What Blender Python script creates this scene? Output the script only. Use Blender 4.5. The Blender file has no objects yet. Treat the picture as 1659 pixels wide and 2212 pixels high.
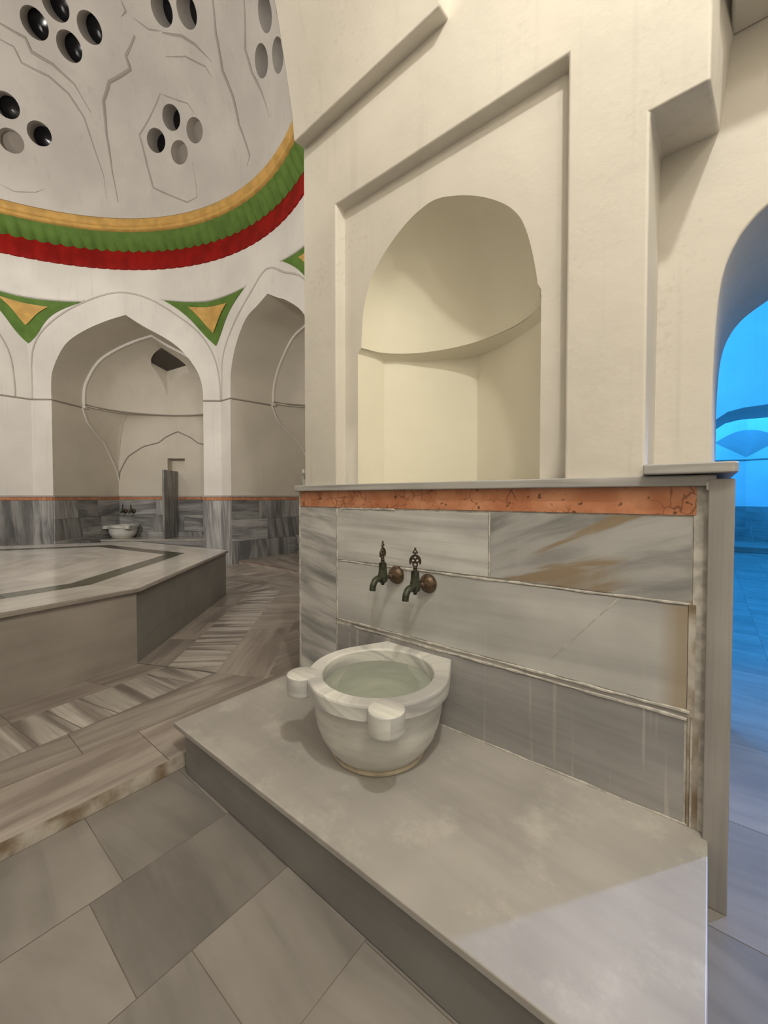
import bpy, bmesh, math, random
from mathutils import Vector, Matrix
PI = math.pi
rnd = random.Random(11)
SC = bpy.context.scene
COL = SC.collection

# ------------------------------------------------------------------ camera, exposure, world, lights
H = 1.35
cam_d = bpy.data.cameras.new('camera'); cam = bpy.data.objects.new('camera', cam_d); COL.objects.link(cam)
FPX = 868.0
cam_d.sensor_fit = 'HORIZONTAL'; cam_d.sensor_width = 36.0; cam_d.lens = FPX / 1659 * 36.0
cam_d.shift_y = -13.3 / 1659; cam_d.clip_start = 0.02; cam_d.clip_end = 100
cam.location = (0, 0, H)
cam.rotation_euler = (math.radians(90 - 1.3), 0, math.radians(38.9))
SC.camera = cam
SC.view_settings.view_transform = 'Standard'; SC.view_settings.look = 'None'
SC.view_settings.gamma = 1.0; SC.view_settings.exposure = 0.12; SC.view_settings.use_curve_mapping = False
w = bpy.data.worlds.new('world'); SC.world = w; w.use_nodes = True
w.node_tree.nodes['Background'].inputs[0].default_value = (0.010, 0.011, 0.014, 1)
try:
    SC.cycles.use_denoising = True
    SC.cycles.max_bounces = 10; SC.cycles.diffuse_bounces = 4
    SC.cycles.sample_clamp_indirect = 4.0
except Exception:
    pass

def lamp(name, kind, loc, energy, color, size=0.2, target=None, spread=None):
    d = bpy.data.lights.new(name, kind); d.energy = energy; d.color = color
    o = bpy.data.objects.new(name, d); COL.objects.link(o); o.location = loc
    if kind == 'AREA':
        d.shape = 'DISK'; d.size = size
    elif kind in ('POINT', 'SPOT'):
        d.shadow_soft_size = size
    if kind == 'SPOT':
        d.spot_size = spread or 1.5; d.spot_blend = 0.6
    if target is not None:
        o.rotation_euler = (Vector(target) - Vector(loc)).to_track_quat('-Z', 'Y').to_euler()
    return o
WARM = (1.0, 0.955, 0.865)
lamp('bay_lamp', 'POINT', (0.65, 0.05, 4.85), 195, WARM, 0.08)
lamp('bay_lamp_second', 'POINT', (1.5, -0.3, 4.3), 44, WARM, 0.10)
HALLC = (1.0, 0.955, 0.875)
lamp('hall_floodlight', 'SPOT', (-2.9, -2.7, 4.4), 720, HALLC, 0.35, (-7.2, 2.8, 4.2), 1.9)
lamp('hall_fill_west', 'SPOT', (-4.2, -3.2, 4.0), 170, HALLC, 0.35, (-9.0, 0.5, 2.5), 1.5)  # added fill to brighten the west side of the hall
lamp('hall_lamp_far', 'POINT', (-7.6, -1.6, 5.0), 105, HALLC, 0.5)
BLUE = (0.03, 0.37, 1.0)
lamp('blue_hall_lamp', 'POINT', (-1.6, 6.0, 4.6), 360, BLUE, 0.4)
lamp('blue_hall_lamp_low', 'POINT', (-1.3, 5.0, 2.4), 110, BLUE, 0.4)
lamp('blue_recess_lamp', 'POINT', (0.2, 12.2, 4.6), 330, BLUE, 0.3)
lamp('bench_spill_spot', 'SPOT', (3.9, 7.1, 4.0), 1500, (0.40, 0.53, 1.0), 0.10, (-0.15, 1.20, 0.2), 0.34)  # added narrow spot, shaped to throw the pale spill onto the bench

# ------------------------------------------------------------------ materials
def nt(name):
    m = bpy.data.materials.new(name); m.use_nodes = True
    t = m.node_tree; b = t.nodes['Principled BSDF']
    return m, t, b
def N(t, typ, **kw):
    n = t.nodes.new(typ)
    for k, v in kw.items():
        if k.startswith('i_'):
            n.inputs[k[2:].replace('_', ' ')].default_value = v
        else:
            setattr(n, k, v)
    return n
def ramp(t, stops):
    r = t.nodes.new('ShaderNodeValToRGB')
    while len(r.color_ramp.elements) < len(stops): r.color_ramp.elements.new(0.5)
    r.color_ramp.interpolation = 'EASE' if len(stops) == 2 else 'B_SPLINE'
    for e, (p, c) in zip(r.color_ramp.elements, stops):
        e.position = p; e.color = (*c, 1) if len(c) == 3 else c
    return r
def mixc(t, fac, a, b, mode='MIX'):
    m = t.nodes.new('ShaderNodeMix'); m.data_type = 'RGBA'; m.blend_type = mode
    L = t.links.new
    for sock, v in ((m.inputs[0], fac), (m.inputs[6], a), (m.inputs[7], b)):
        if hasattr(v, 'is_output'): L(v, sock)
        elif isinstance(v, (int, float)): sock.default_value = v
        else: sock.default_value = (*v, 1)
    return m.outputs[2]
def tone_mul(t, col):
    a = N(t, 'ShaderNodeAttribute', attribute_name='tone')
    ad = N(t, 'ShaderNodeMath', operation='ADD'); ad.inputs[1].default_value = 1.0
    t.links.new(a.outputs['Fac'], ad.inputs[0])
    cmb = N(t, 'ShaderNodeCombineXYZ')
    for i in range(3): t.links.new(ad.outputs[0], cmb.inputs[i])
    return mixc(t, 1.0, col, cmb.outputs[0], 'MULTIPLY')

def plaster(name, col, var=0.08, drip=0.0, dirt=0.0, bump=0.12, rough=0.62):
    m, t, b = nt(name); L = t.links.new
    tc = N(t, 'ShaderNodeTexCoord')
    n1 = N(t, 'ShaderNodeTexNoise'); n1.inputs['Scale'].default_value = 1.3; n1.inputs['Detail'].default_value = 5
    L(tc.outputs['Object'], n1.inputs['Vector'])
    dk = tuple(c * (1 - var * 2) for c in col); lt = tuple(min(1, c * (1 + var * .6)) for c in col)
    r = ramp(t, [(0.3, dk), (0.7, lt)]); L(n1.outputs['Fac'], r.inputs[0])
    c = r.outputs[0]
    if drip:
        mp = N(t, 'ShaderNodeMapping'); mp.inputs['Scale'].default_value = (9, 9, 0.35)
        L(tc.outputs['Object'], mp.inputs[0])
        n2 = N(t, 'ShaderNodeTexNoise'); n2.inputs['Scale'].default_value = 1.6; n2.inputs['Detail'].default_value = 3
        L(mp.outputs[0], n2.inputs['Vector'])
        r2 = ramp(t, [(0.56, (0, 0, 0)), (0.8, (drip,) * 3)]); L(n2.outputs['Fac'], r2.inputs[0])
        c = mixc(t, r2.outputs[0], c, tuple(x * .55 for x in col))
    if dirt:
        n3 = N(t, 'ShaderNodeTexNoise'); n3.inputs['Scale'].default_value = 38; n3.inputs['Detail'].default_value = 4
        L(tc.outputs['Object'], n3.inputs['Vector'])
        n4 = N(t, 'ShaderNodeTexNoise'); n4.inputs['Scale'].default_value = 2.1
        L(tc.outputs['Object'], n4.inputs['Vector'])
        mu = N(t, 'ShaderNodeMath', operation='MULTIPLY'); L(n3.outputs['Fac'], mu.inputs[0]); L(n4.outputs['Fac'], mu.inputs[1])
        r3 = ramp(t, [(0.34, (0, 0, 0)), (0.50, (dirt,) * 3)]); L(mu.outputs[0], r3.inputs[0])
        c = mixc(t, r3.outputs[0], c, (0.30, 0.27, 0.21))
    L(c, b.inputs['Base Color']); b.inputs['Roughness'].default_value = rough
    b.inputs['Specular IOR Level'].default_value = 0.3
    nb = N(t, 'ShaderNodeTexNoise'); nb.inputs['Scale'].default_value = 7; nb.inputs['Detail'].default_value = 6
    L(tc.outputs['Object'], nb.inputs['Vector'])
    bp = N(t, 'ShaderNodeBump'); bp.inputs['Strength'].default_value = bump; bp.inputs['Distance'].default_value = 0.03
    L(nb.outputs['Fac'], bp.inputs['Height']); L(bp.outputs[0], b.inputs['Normal'])
    return m

def marble(name, light, dark, amount=0.6, rough=0.28, vs=(0.7, 6.0), dist=0.5, lime=0.0, brown=0.0, warm=(0.42, 0.33, 0.24), drips=0.0, stain=None):
    """Grey streaked marble in the UV frame (metres): streaks run along U."""
    m, t, b = nt(name); L = t.links.new
    tc = N(t, 'ShaderNodeTexCoord')
    mp = N(t, 'ShaderNodeMapping'); mp.inputs['Scale'].default_value = (vs[0], vs[1], 1); L(tc.outputs['UV'], mp.inputs[0])
    n1 = N(t, 'ShaderNodeTexNoise'); n1.inputs['Scale'].default_value = 1.0; n1.inputs['Detail'].default_value = 5
    n1.inputs['Roughness'].default_value = 0.55; n1.inputs['Distortion'].default_value = dist
    L(mp.outputs[0], n1.inputs['Vector'])
    r1 = ramp(t, [(0.40, (0, 0, 0)), (0.50, (amount * .35,) * 3), (0.62, (amount,) * 3)]); L(n1.outputs['Fac'], r1.inputs[0])
    c = mixc(t, r1.outputs[0], light, dark)
    mp2 = N(t, 'ShaderNodeMapping'); mp2.inputs['Scale'].default_value = (vs[0] * 1.6, vs[1] * 4.2, 1); L(tc.outputs['UV'], mp2.inputs[0])
    n2 = N(t, 'ShaderNodeTexNoise'); n2.inputs['Scale'].default_value = 1.0; n2.inputs['Detail'].default_value = 6; n2.inputs['Distortion'].default_value = 0.3
    L(mp2.outputs[0], n2.inputs['Vector'])
    r2 = ramp(t, [(0.45, (0, 0, 0)), (0.80, (amount * .65,) * 3)]); L(n2.outputs['Fac'], r2.inputs[0])
    c = mixc(t, r2.outputs[0], c, tuple(x * .85 for x in dark))
    n3 = N(t, 'ShaderNodeTexNoise'); n3.inputs['Scale'].default_value = 2.6; n3.inputs['Detail'].default_value = 3
    L(tc.outputs['UV'], n3.inputs['Vector'])
    r3 = ramp(t, [(0.15, (0.82,) * 3), (0.85, (1.14,) * 3)]); L(n3.outputs['Fac'], r3.inputs[0])
    c = mixc(t, 1.0, c, r3.outputs[0], 'MULTIPLY')
    if brown:
        mb = N(t, 'ShaderNodeMapping'); mb.inputs['Scale'].default_value = (1.3, 7.0, 1); mb.inputs['Location'].default_value = (3.1, 0.7, 0); L(tc.outputs['UV'], mb.inputs[0])
        n4 = N(t, 'ShaderNodeTexNoise'); n4.inputs['Scale'].default_value = 1.0; n4.inputs['Detail'].default_value = 7; n4.inputs['Distortion'].default_value = 0.9
        L(mb.outputs[0], n4.inputs['Vector'])
        r4 = ramp(t, [(0.53, (0, 0, 0)), (0.63, (brown,) * 3)]); L(n4.outputs['Fac'], r4.inputs[0])
        c = mixc(t, r4.outputs[0], c, warm)
    if stain:
        sx = N(t, 'ShaderNodeSeparateXYZ'); L(tc.outputs['Object'], sx.inputs[0])
        wob = N(t, 'ShaderNodeMath', operation='MULTIPLY_ADD'); L(n3.outputs['Fac'], wob.inputs[0]); wob.inputs[1].default_value = .05; L(sx.outputs['X'], wob.inputs[2])
        mr = N(t, 'ShaderNodeMapRange'); mr.inputs['From Min'].default_value = stain[0]; mr.inputs['From Max'].default_value = stain[1]; L(wob.outputs[0], mr.inputs['Value'])
        mz = N(t, 'ShaderNodeMath', operation='MULTIPLY'); L(mr.outputs[0], mz.inputs[0]); mz.inputs[1].default_value = .7
        c = mixc(t, mz.outputs[0], c, (0.36, 0.27, 0.15))
    if lime:
        n5 = N(t, 'ShaderNodeTexNoise'); n5.inputs['Scale'].default_value = 4.0; n5.inputs['Detail'].default_value = 9; n5.inputs['Roughness'].default_value = 0.68
        L(tc.outputs['Object'], n5.inputs['Vector'])
        r5 = ramp(t, [(0.50, (0, 0, 0)), (0.72, (lime,) * 3)]); L(n5.outputs['Fac'], r5.inputs[0])
        c = mixc(t, r5.outputs[0], c, (0.62, 0.60, 0.54))
    if drips:
        md = N(t, 'ShaderNodeMapping'); md.inputs['Scale'].default_value = (26, 1, 1.3); L(tc.outputs['Object'], md.inputs[0])
        n6 = N(t, 'ShaderNodeTexNoise'); n6.inputs['Scale'].default_value = 1.0; n6.inputs['Detail'].default_value = 3
        L(md.outputs[0], n6.inputs['Vector'])
        r6 = ramp(t, [(0.60, (0, 0, 0)), (0.72, (drips,) * 3)]); L(n6.outputs['Fac'], r6.inputs[0])
        c = mixc(t, r6.outputs[0], c, (0.62, 0.60, 0.55))
    c = tone_mul(t, c)
    L(c, b.inputs['Base Color'])
    b.inputs['Roughness'].default_value = rough; b.inputs['Specular IOR Level'].default_value = 0.5
    nr = N(t, 'ShaderNodeTexNoise'); nr.inputs['Scale'].default_value = 9; L(tc.outputs['Object'], nr.inputs['Vector'])
    rough = rough if rough < .2 else max(rough, .31)
    rr = ramp(t, [(0.1, (rough * .93,) * 3), (0.9, (rough * 1.3,) * 3)]); L(nr.outputs['Fac'], rr.inputs[0]); L(rr.outputs[0], b.inputs['Roughness'])
    return m

def simple(name, col, rough=0.5, metal=0.0, var=0.0, scale=20, bump=0.0, col2=None):
    m, t, b = nt(name); L = t.links.new
    b.inputs['Roughness'].default_value = rough; b.inputs['Metallic'].default_value = metal
    if 'paint' in name: b.inputs['Specular IOR Level'].default_value = 0.15
    tc = N(t, 'ShaderNodeTexCoord')
    n1 = N(t, 'ShaderNodeTexNoise'); n1.inputs['Scale'].default_value = scale; n1.inputs['Detail'].default_value = 5
    L(tc.outputs['Object'], n1.inputs['Vector'])
    c2 = col2 or tuple(x * (1 - var) for x in col)
    r = ramp(t, [(0.35, c2), (0.65, col)]); L(n1.outputs['Fac'], r.inputs[0]); L(r.outputs[0], b.inputs['Base Color'])
    if bump:
        bp = N(t, 'ShaderNodeBump'); bp.inputs['Strength'].default_value = bump; bp.inputs['Distance'].default_value = 0.004
        L(n1.outputs['Fac'], bp.inputs['Height']); L(bp.outputs[0], b.inputs['Normal'])
    return m

def brecciated(name):
    m, t, b = nt(name); L = t.links.new
    tc = N(t, 'ShaderNodeTexCoord')
    nz = N(t, 'ShaderNodeTexNoise'); nz.inputs['Scale'].default_value = 9; nz.inputs['Detail'].default_value = 6; L(tc.outputs['Object'], nz.inputs['Vector'])
    r0 = ramp(t, [(0.3, (0.47, 0.18, 0.085)), (0.7, (0.64, 0.30, 0.165))]); L(nz.outputs['Fac'], r0.inputs[0])
    wv = N(t, 'ShaderNodeVectorMath', operation='ADD')
    sc = N(t, 'ShaderNodeVectorMath', operation='SCALE'); sc.inputs['Scale'].default_value = 0.10
    L(nz.outputs['Color'], sc.inputs[0]); L(tc.outputs['Object'], wv.inputs[0]); L(sc.outputs[0], wv.inputs[1])
    v = N(t, 'ShaderNodeTexVoronoi', feature='DISTANCE_TO_EDGE'); v.inputs['Scale'].default_value = 15; L(wv.outputs[0], v.inputs['Vector'])
    rv = ramp(t, [(0.0, (0.75,) * 3), (0.05, (0,) * 3)]); L(v.outputs['Distance'], rv.inputs[0])
    n2 = N(t, 'ShaderNodeTexNoise'); n2.inputs['Scale'].default_value = 5; L(tc.outputs['Object'], n2.inputs['Vector'])
    rm = ramp(t, [(0.36, (0,) * 3), (0.55, (1,) * 3)]); L(n2.outputs['Fac'], rm.inputs[0])
    mu = N(t, 'ShaderNodeMath', operation='MULTIPLY'); L(rv.outputs[0], mu.inputs[0]); L(rm.outputs[0], mu.inputs[1])
    c = mixc(t, mu.outputs[0], r0.outputs[0], (0.16, 0.05, 0.02))
    n5 = N(t, 'ShaderNodeTexNoise'); n5.inputs['Scale'].default_value = 30; n5.inputs['Detail'].default_value = 2; L(tc.outputs['Object'], n5.inputs['Vector'])
    r5 = ramp(t, [(0.65, (0,) * 3), (0.71, (0.8,) * 3)]); L(n5.outputs['Fac'], r5.inputs[0])
    c = mixc(t, r5.outputs[0], c, (0.06, 0.025, 0.012))
    L(c, b.inputs['Base Color']); b.inputs['Roughness'].default_value = 0.3
    return m

M = {}
M['plaster'] = plaster('plaster_cream', (0.70, 0.66, 0.585), 0.05, 0.22, 0.16, 0.18)
M['plaster_niche_glow'] = plaster('plaster_niche_glow', (0.83, 0.785, 0.635), 0.04, 0.0, 0.0, 0.08)  # brighter, yellower: bounced light inside the niche is put into the colour
M['plaster_hall'] = plaster('plaster_hall', (0.76, 0.725, 0.68), 0.05, 0.20, 0.0, 0.10)
M['plaster_alcove'] = plaster('plaster_alcove', (0.70, 0.645, 0.56), 0.04, 0.1, 0.0, 0.08)
M['plaster_dome'] = plaster('plaster_dome', (0.64, 0.605, 0.565), 0.06, 0.22, 0.0, 0.15)
M['groove'] = plaster('plaster_groove', (0.33, 0.295, 0.255), 0.08)
M['frame_line'] = plaster('plaster_frame_shaded', (0.56, 0.525, 0.48), 0.06)  # white plaster darkened: soft shading along the frame moulding is in the colour
M['groove_dome'] = plaster('plaster_dome_groove', (0.43, 0.40, 0.365), 0.06)
M['blue_plaster'] = plaster('plaster_white', (0.80, 0.80, 0.80), 0.04, 0.1, 0.0, 0.10)
M['slab_mid'] = marble('marble_stained_slab', (0.62, 0.615, 0.59), (0.35, 0.345, 0.335), 0.5, 0.33, (0.6, 5.0), 0.5, drips=0.12, stain=(-.11, -.05))
M['slab'] = marble('marble_wall_slab', (0.67, 0.66, 0.63), (0.28, 0.275, 0.27), 0.7, 0.33, (0.75, 7.0), 0.5, 0.0, drips=0.18)
M['slab_left'] = marble('marble_banded_slab', (0.63, 0.62, 0.595), (0.19, 0.19, 0.185), 0.9, 0.33, (1.3, 7.0), 0.5)
M['slab_dark'] = marble('marble_dark_slab', (0.52, 0.515, 0.495), (0.15, 0.147, 0.142), 0.85, 0.33, (1.1, 4.2), 1.6, brown=0.9, warm=(0.30, 0.22, 0.13), drips=0.10)
M['slab_low'] = marble('marble_low_slab', (0.38, 0.37, 0.36), (0.20, 0.193, 0.192), 0.6, 0.36, (0.8, 5.5), 0.6, drips=0.45)
M['bench'] = marble('marble_bench_shaded', (0.255, 0.25, 0.24), (0.17, 0.165, 0.16), 0.45, 0.25, (0.7, 3.2), 0.7, lime=0.0)  # base block: the shade on the bench front is put into this darker colour
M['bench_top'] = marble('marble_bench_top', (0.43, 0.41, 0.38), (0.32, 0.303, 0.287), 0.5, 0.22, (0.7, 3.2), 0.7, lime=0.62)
M['basin'] = marble('marble_basin', (0.78, 0.77, 0.715), (0.34, 0.34, 0.345), 0.75, 0.25, (1.4, 5.5), 0.9)
M['floor'] = marble('marble_floor', (0.285, 0.262, 0.242), (0.165, 0.155, 0.142), 0.72, 0.24, (0.8, 3.4), 0.5)
M['hall_floor'] = marble('marble_hall_floor', (0.40, 0.355, 0.315), (0.20, 0.165, 0.145), 0.85, 0.22, (0.9, 6.0), 0.5)
M['border'] = marble('marble_border', (0.56, 0.52, 0.475), (0.15, 0.12, 0.105), 0.9, 0.24, (0.8, 11.0), 0.4)
M['platform'] = marble('marble_platform', (0.34, 0.305, 0.27), (0.25, 0.225, 0.20), 0.5, 0.3, (0.4, 3.0), 0.4)
M['platform_shaded'] = marble('marble_platform_shaded', (0.235, 0.225, 0.205), (0.16, 0.155, 0.14), 0.5, 0.3, (0.5, 1.6), 0.4)  # darker copy of the platform marble, with one side's shade in its colour
M['platform_top'] = marble('marble_platform_top', (0.56, 0.54, 0.505), (0.36, 0.335, 0.315), 0.55, 0.13, (0.7, 3.2), 0.6)
M['dark_inlay'] = marble('marble_green_inlay', (0.030, 0.038, 0.024), (0.012, 0.016, 0.010), 0.7, 0.15, (2, 6), 0.6)
M['wainscot'] = marble('marble_wainscot', (0.44, 0.435, 0.425), (0.12, 0.12, 0.125), 0.9, 0.22, (0.8, 6.5), 0.8)
M['shelf'] = marble('marble_shelf', (0.50, 0.485, 0.46), (0.30, 0.295, 0.285), 0.8, 0.35, (1.2, 22), 0.5)
M['pillar'] = marble('marble_pillar', (0.37, 0.35, 0.325), (0.24, 0.23, 0.215), 0.6, 0.35, (0.6, 16), 0.4)
M['mortar'] = simple('mortar', (0.62, 0.59, 0.53), 0.85, 0, 0.35, 26, 0.5)
M['mortar_dirty'] = simple('mortar_dirty', (0.60, 0.56, 0.49), 0.9, 0, 0, 7, 0.6, (0.22, 0.16, 0.10))
M['grout'] = simple('grout', (0.20, 0.175, 0.15), 0.8, 0, 0.3, 12)
M['grout_bay'] = simple('grout_bay', (0.19, 0.16, 0.135), 0.8, 0, 0.35, 5)
M['rust'] = simple('rust_stain', (0.30, 0.16, 0.10), 0.8, 0, 0.5, 30)
M['orange'] = brecciated('orange_marble')
M['red'] = simple('red_paint', (0.31, 0.009, 0.006), 0.6, 0, 0, 4, 0.1, (0.23, 0.007, 0.005))
M['green'] = simple('green_paint', (0.125, 0.225, 0.045), 0.6, 0, 0.2, 5, 0.1)
M['gold'] = simple('gold_paint', (0.66, 0.40, 0.12), 0.45, 0.0, 0.2, 6, 0.1)
M['black_glass'] = simple('dark_glass', (0.006, 0.006, 0.008), 0.18)
M['bronze'] = simple('aged_bronze', (0.10, 0.065, 0.035), 0.42, 0.6, 0, 60, 0.4, (0.03, 0.024, 0.016))
M['verdigris'] = simple('verdigris_bronze', (0.075, 0.085, 0.055), 0.45, 0.5, 0, 45, 0.4, (0.03, 0.03, 0.02))
M['flange'] = simple('brown_bronze', (0.15, 0.10, 0.06), 0.42, 0.55, 0, 70, 0.5, (0.06, 0.04, 0.025))
M['dark_metal'] = simple('dark_metal', (0.02, 0.018, 0.016), 0.5, 0.5)
M['shaft_dark'] = simple('shaft_dark', (0.085, 0.072, 0.058), 0.9)  # dark sheet standing in for the unlit depth of the shaft
M['white_cap'] = simple('white_plastic', (0.85, 0.85, 0.82), 0.4)
M['basin_foot'] = simple('stained_foot', (0.62, 0.54, 0.40), 0.4, 0, 0.3, 14)
def water_mat():
    m, t, b = nt('basin_water'); b.inputs['Base Color'].default_value = (0.80, 0.84, 0.72, 1)
    b.inputs['Roughness'].default_value = 0.02; b.inputs['IOR'].default_value = 1.33
    b.inputs['Transmission Weight'].default_value = 0.75
    b.inputs['Base Color'].default_value = (0.80, 0.84, 0.74, 1)
    return m
M['water'] = water_mat()
def glass_mat():
    m, t, b = nt('bottle_glass'); b.inputs['Base Color'].default_value = (0.85, 0.9, 0.85, 1)
    b.inputs['Roughness'].default_value = 0.05; b.inputs['Transmission Weight'].default_value = 0.9
    return m
M['glass'] = glass_mat()

# ------------------------------------------------------------------ mesh helper
class G:
    def __init__(s):
        s.v = []; s.f = []; s.uv = []; s.mi = []; s.tn = []; s.sm = []; s.mats = []
    def mat(s, k):
        if k not in s.mats: s.mats.append(k)
        return s.mats.index(k)
    def face(s, pts, mat, uv=None, tone=0.0, smooth=False):
        i0 = len(s.v); s.v.extend([tuple(p) for p in pts]); s._f(list(range(i0, i0 + len(pts))), mat, uv, tone, smooth)
    def _f(s, idx, mat, uv, tone, smooth):
        s.f.append(idx); s.mi.append(s.mat(mat)); s.tn.append(tone); s.sm.append(smooth)
        if uv is None:
            P = [Vector(s.v[i]) for i in idx]; n = Vector((0, 0, 0))
            for k in range(len(P)): n += P[k].cross(P[(k + 1) % len(P)])
            a = [abs(x) for x in n]
            if a[2] >= max(a[0], a[1]): uv = [(p.x, p.y) for p in P]
            elif a[0] > a[1]: uv = [(p.y, p.z) for p in P]
            else: uv = [(p.x, p.z) for p in P]
        s.uv.append(uv)
    def grid(s, fn, nu, nv, mat, smooth=True, tone=0.0, uvfn=None, wrap=False):
        i0 = len(s.v); cu = nu if wrap else nu + 1
        for j in range(nv + 1):
            for i in range(cu): s.v.append(tuple(fn(i / nu, j / nv)))
        for j in range(nv):
            for i in range(nu):
                a = i0 + j * cu + i; b_ = i0 + j * cu + (i + 1) % cu
                uv = None
                if uvfn: uv = [uvfn(i / nu, j / nv), uvfn((i + 1) / nu, j / nv), uvfn((i + 1) / nu, (j + 1) / nv), uvfn(i / nu, (j + 1) / nv)]
                s._f([a, b_, b_ + cu, a + cu], mat, uv, tone, smooth)
    def box(s, x0, x1, y0, y1, z0, z1, mat, tone=0.0, rot=None, off=(0, 0), xf=None):
        P = [(x, y, z) for z in (z0, z1) for y in (y0, y1) for x in (x0, x1)]
        fs = [(0, 2, 3, 1), (4, 5, 7, 6), (0, 1, 5, 4), (2, 6, 7, 3), (0, 4, 6, 2), (1, 3, 7, 5)]
        i0 = len(s.v)
        s.v.extend([tuple(xf(Vector(p))) if xf else p for p in P])
        for k, f in enumerate(fs):
            if k < 2: uv = [(P[i][0], P[i][1]) for i in f]
            elif k < 4: uv = [(P[i][0], P[i][2]) for i in f]
            else: uv = [(P[i][1], P[i][2]) for i in f]
            uv = rotuv(uv, rot, off)
            s._f([i0 + i for i in f], mat, uv, tone, False)
    def prism(s, poly, z0, z1, mat, tone=0.0, rot=None, off=(0, 0), cap=True, smooth=False):
        n = len(poly); i0 = len(s.v)
        s.v.extend([(x, y, z0) for x, y in poly]); s.v.extend([(x, y, z1) for x, y in poly])
        if cap:
            s._f([i0 + i for i in range(n)][::-1], mat, rotuv([poly[i] for i in range(n)][::-1], rot, off), tone, False)
            s._f([i0 + n + i for i in range(n)], mat, rotuv(list(poly), rot, off), tone, False)
        u = 0
        for i in range(n):
            j = (i + 1) % n; d = math.dist(poly[i], poly[j])
            s._f([i0 + i, i0 + j, i0 + n + j, i0 + n + i], mat, [(u + off[0], z0), (u + d + off[0], z0), (u + d + off[0], z1), (u + off[0], z1)], tone, smooth); u += d
    def lathe(s, prof, mat, c=(0, 0, 0), seg=48, xf=None, smooth=True, uvs=1.0):
        def fn(u, v):
            k = v * (len(prof) - 1); i = min(int(round(k)), len(prof) - 1); r, z = prof[i]
            p = Vector((r * math.cos(2 * PI * u), r * math.sin(2 * PI * u), z))
            return (xf(p) if xf else p) + Vector(c)
        def uf(u, v):
            i = min(int(round(v * (len(prof) - 1))), len(prof) - 1)
            return (abs(u - .5) * 2 * uvs, prof[i][1] * 1.0 + prof[i][0] * .6)
        s.grid(fn, seg, len(prof) - 1, mat, smooth, 0, uf if uvs else None, True)
    def tube(s, pts, r, mat, seg=8, closed=False, cap=True, smooth=True):
        pts = [Vector(p) for p in pts]; n = len(pts)
        rs = r if isinstance(r, (list, tuple)) else [r] * n
        rings = []; up = None
        for i in range(n):
            a = pts[(i - 1) % n] if (closed or i > 0) else pts[i]; b = pts[(i + 1) % n] if (closed or i < n - 1) else pts[i]
            d = (b - a).normalized()
            if up is None:
                up = Vector((0, 0, 1)) if abs(d.z) < .9 else Vector((1, 0, 0))
            x = up - d * up.dot(d)
            if x.length < 1e-4: x = d.orthogonal()
            x.normalize(); y = d.cross(x); up = x
            i0 = len(s.v)
            for k in range(seg):
                q = 2 * PI * k / seg
                s.v.append(tuple(pts[i] + (x * math.cos(q) + y * math.sin(q)) * rs[i]))
            rings.append(i0)
        m = n if closed else n - 1
        for i in range(m):
            a = rings[i]; b = rings[(i + 1) % n]
            for k in range(seg):
                s._f([a + k, a + (k + 1) % seg, b + (k + 1) % seg, b + k], mat, None, 0, smooth)
        if cap and not closed:
            s._f([rings[0] + k for k in range(seg)][::-1], mat, None, 0, False); s._f([rings[-1] + k for k in range(seg)], mat, None, 0, False)
    def sphere(s, c, r, mat, seg=16, rings=10, sc=(1, 1, 1)):
        s.grid(lambda u, v: (c[0] + sc[0] * r * math.sin(PI * v) * math.cos(2 * PI * u), c[1] + sc[1] * r * math.sin(PI * v) * math.sin(2 * PI * u), c[2] + sc[2] * r * math.cos(PI * v)), seg, rings, mat, True, 0, None, True)
    def build(s, name, parent=None, loc=(0, 0, 0), bevel=0, merge=True, seg=2, recalc=False):
        me = bpy.data.meshes.new(name)
        me.from_pydata(s.v, [], s.f)
        for k in s.mats: me.materials.append(M[k])
        me.polygons.foreach_set('material_index', s.mi); me.polygons.foreach_set('use_smooth', s.sm)
        uvl = me.uv_layers.new(name='UVMap'); fl = [c for u in s.uv for p in u for c in p]
        uvl.data.foreach_set('uv', fl)
        at = me.attributes.new('tone', 'FLOAT', 'FACE'); at.data.foreach_set('value', s.tn)
        if merge:
            bm = bmesh.new(); bm.from_mesh(me); bmesh.ops.remove_doubles(bm, verts=bm.verts, dist=1e-4)
            if recalc or bevel: bmesh.ops.recalc_face_normals(bm, faces=bm.faces)
            bm.to_mesh(me); bm.free()
        if loc != (0, 0, 0): me.transform(Matrix.Translation(-Vector(loc)))
        o = bpy.data.objects.new(name, me); COL.objects.link(o)
        if any(s.sm): me.set_sharp_from_angle(angle=math.radians(38))
        if parent: o.parent = parent
        else: o.location = loc
        if bevel:
            b = o.modifiers.new('bevel', 'BEVEL'); b.width = bevel; b.segments = seg; b.limit_method = 'ANGLE'; b.angle_limit = math.radians(40); b.harden_normals = True; me.polygons.foreach_set('use_smooth', [True] * len(me.polygons))
        return o
def rotuv(uv, rot, off):
    if rot is None: return [(u + off[0], v + off[1]) for u, v in uv]
    c, s_ = math.cos(rot), math.sin(rot)
    return [(u * c - v * s_ + off[0], u * s_ + v * c + off[1]) for u, v in uv]
def rof(): return (rnd.uniform(0, 40), rnd.uniform(0, 40))
def tag(o, label=None, cat=None, group=None, kind=None):
    if label: o['label'] = label
    if cat: o['category'] = cat
    if group: o['group'] = group
    if kind: o['kind'] = kind
    return o
def struct(o): o['kind'] = 'structure'; return o
def thing(name, label, cat, loc=(0, 0, 0), group=None):
    o = bpy.data.objects.new(name, None); COL.objects.link(o); o.location = loc; o.empty_display_size = 0.1
    return tag(o, label, cat, group)
def copy_tree(o, parent=None):
    c = o.copy(); COL.objects.link(c); c.parent = parent
    for ch in list(o.children): copy_tree(ch, c)
    return c
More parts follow.
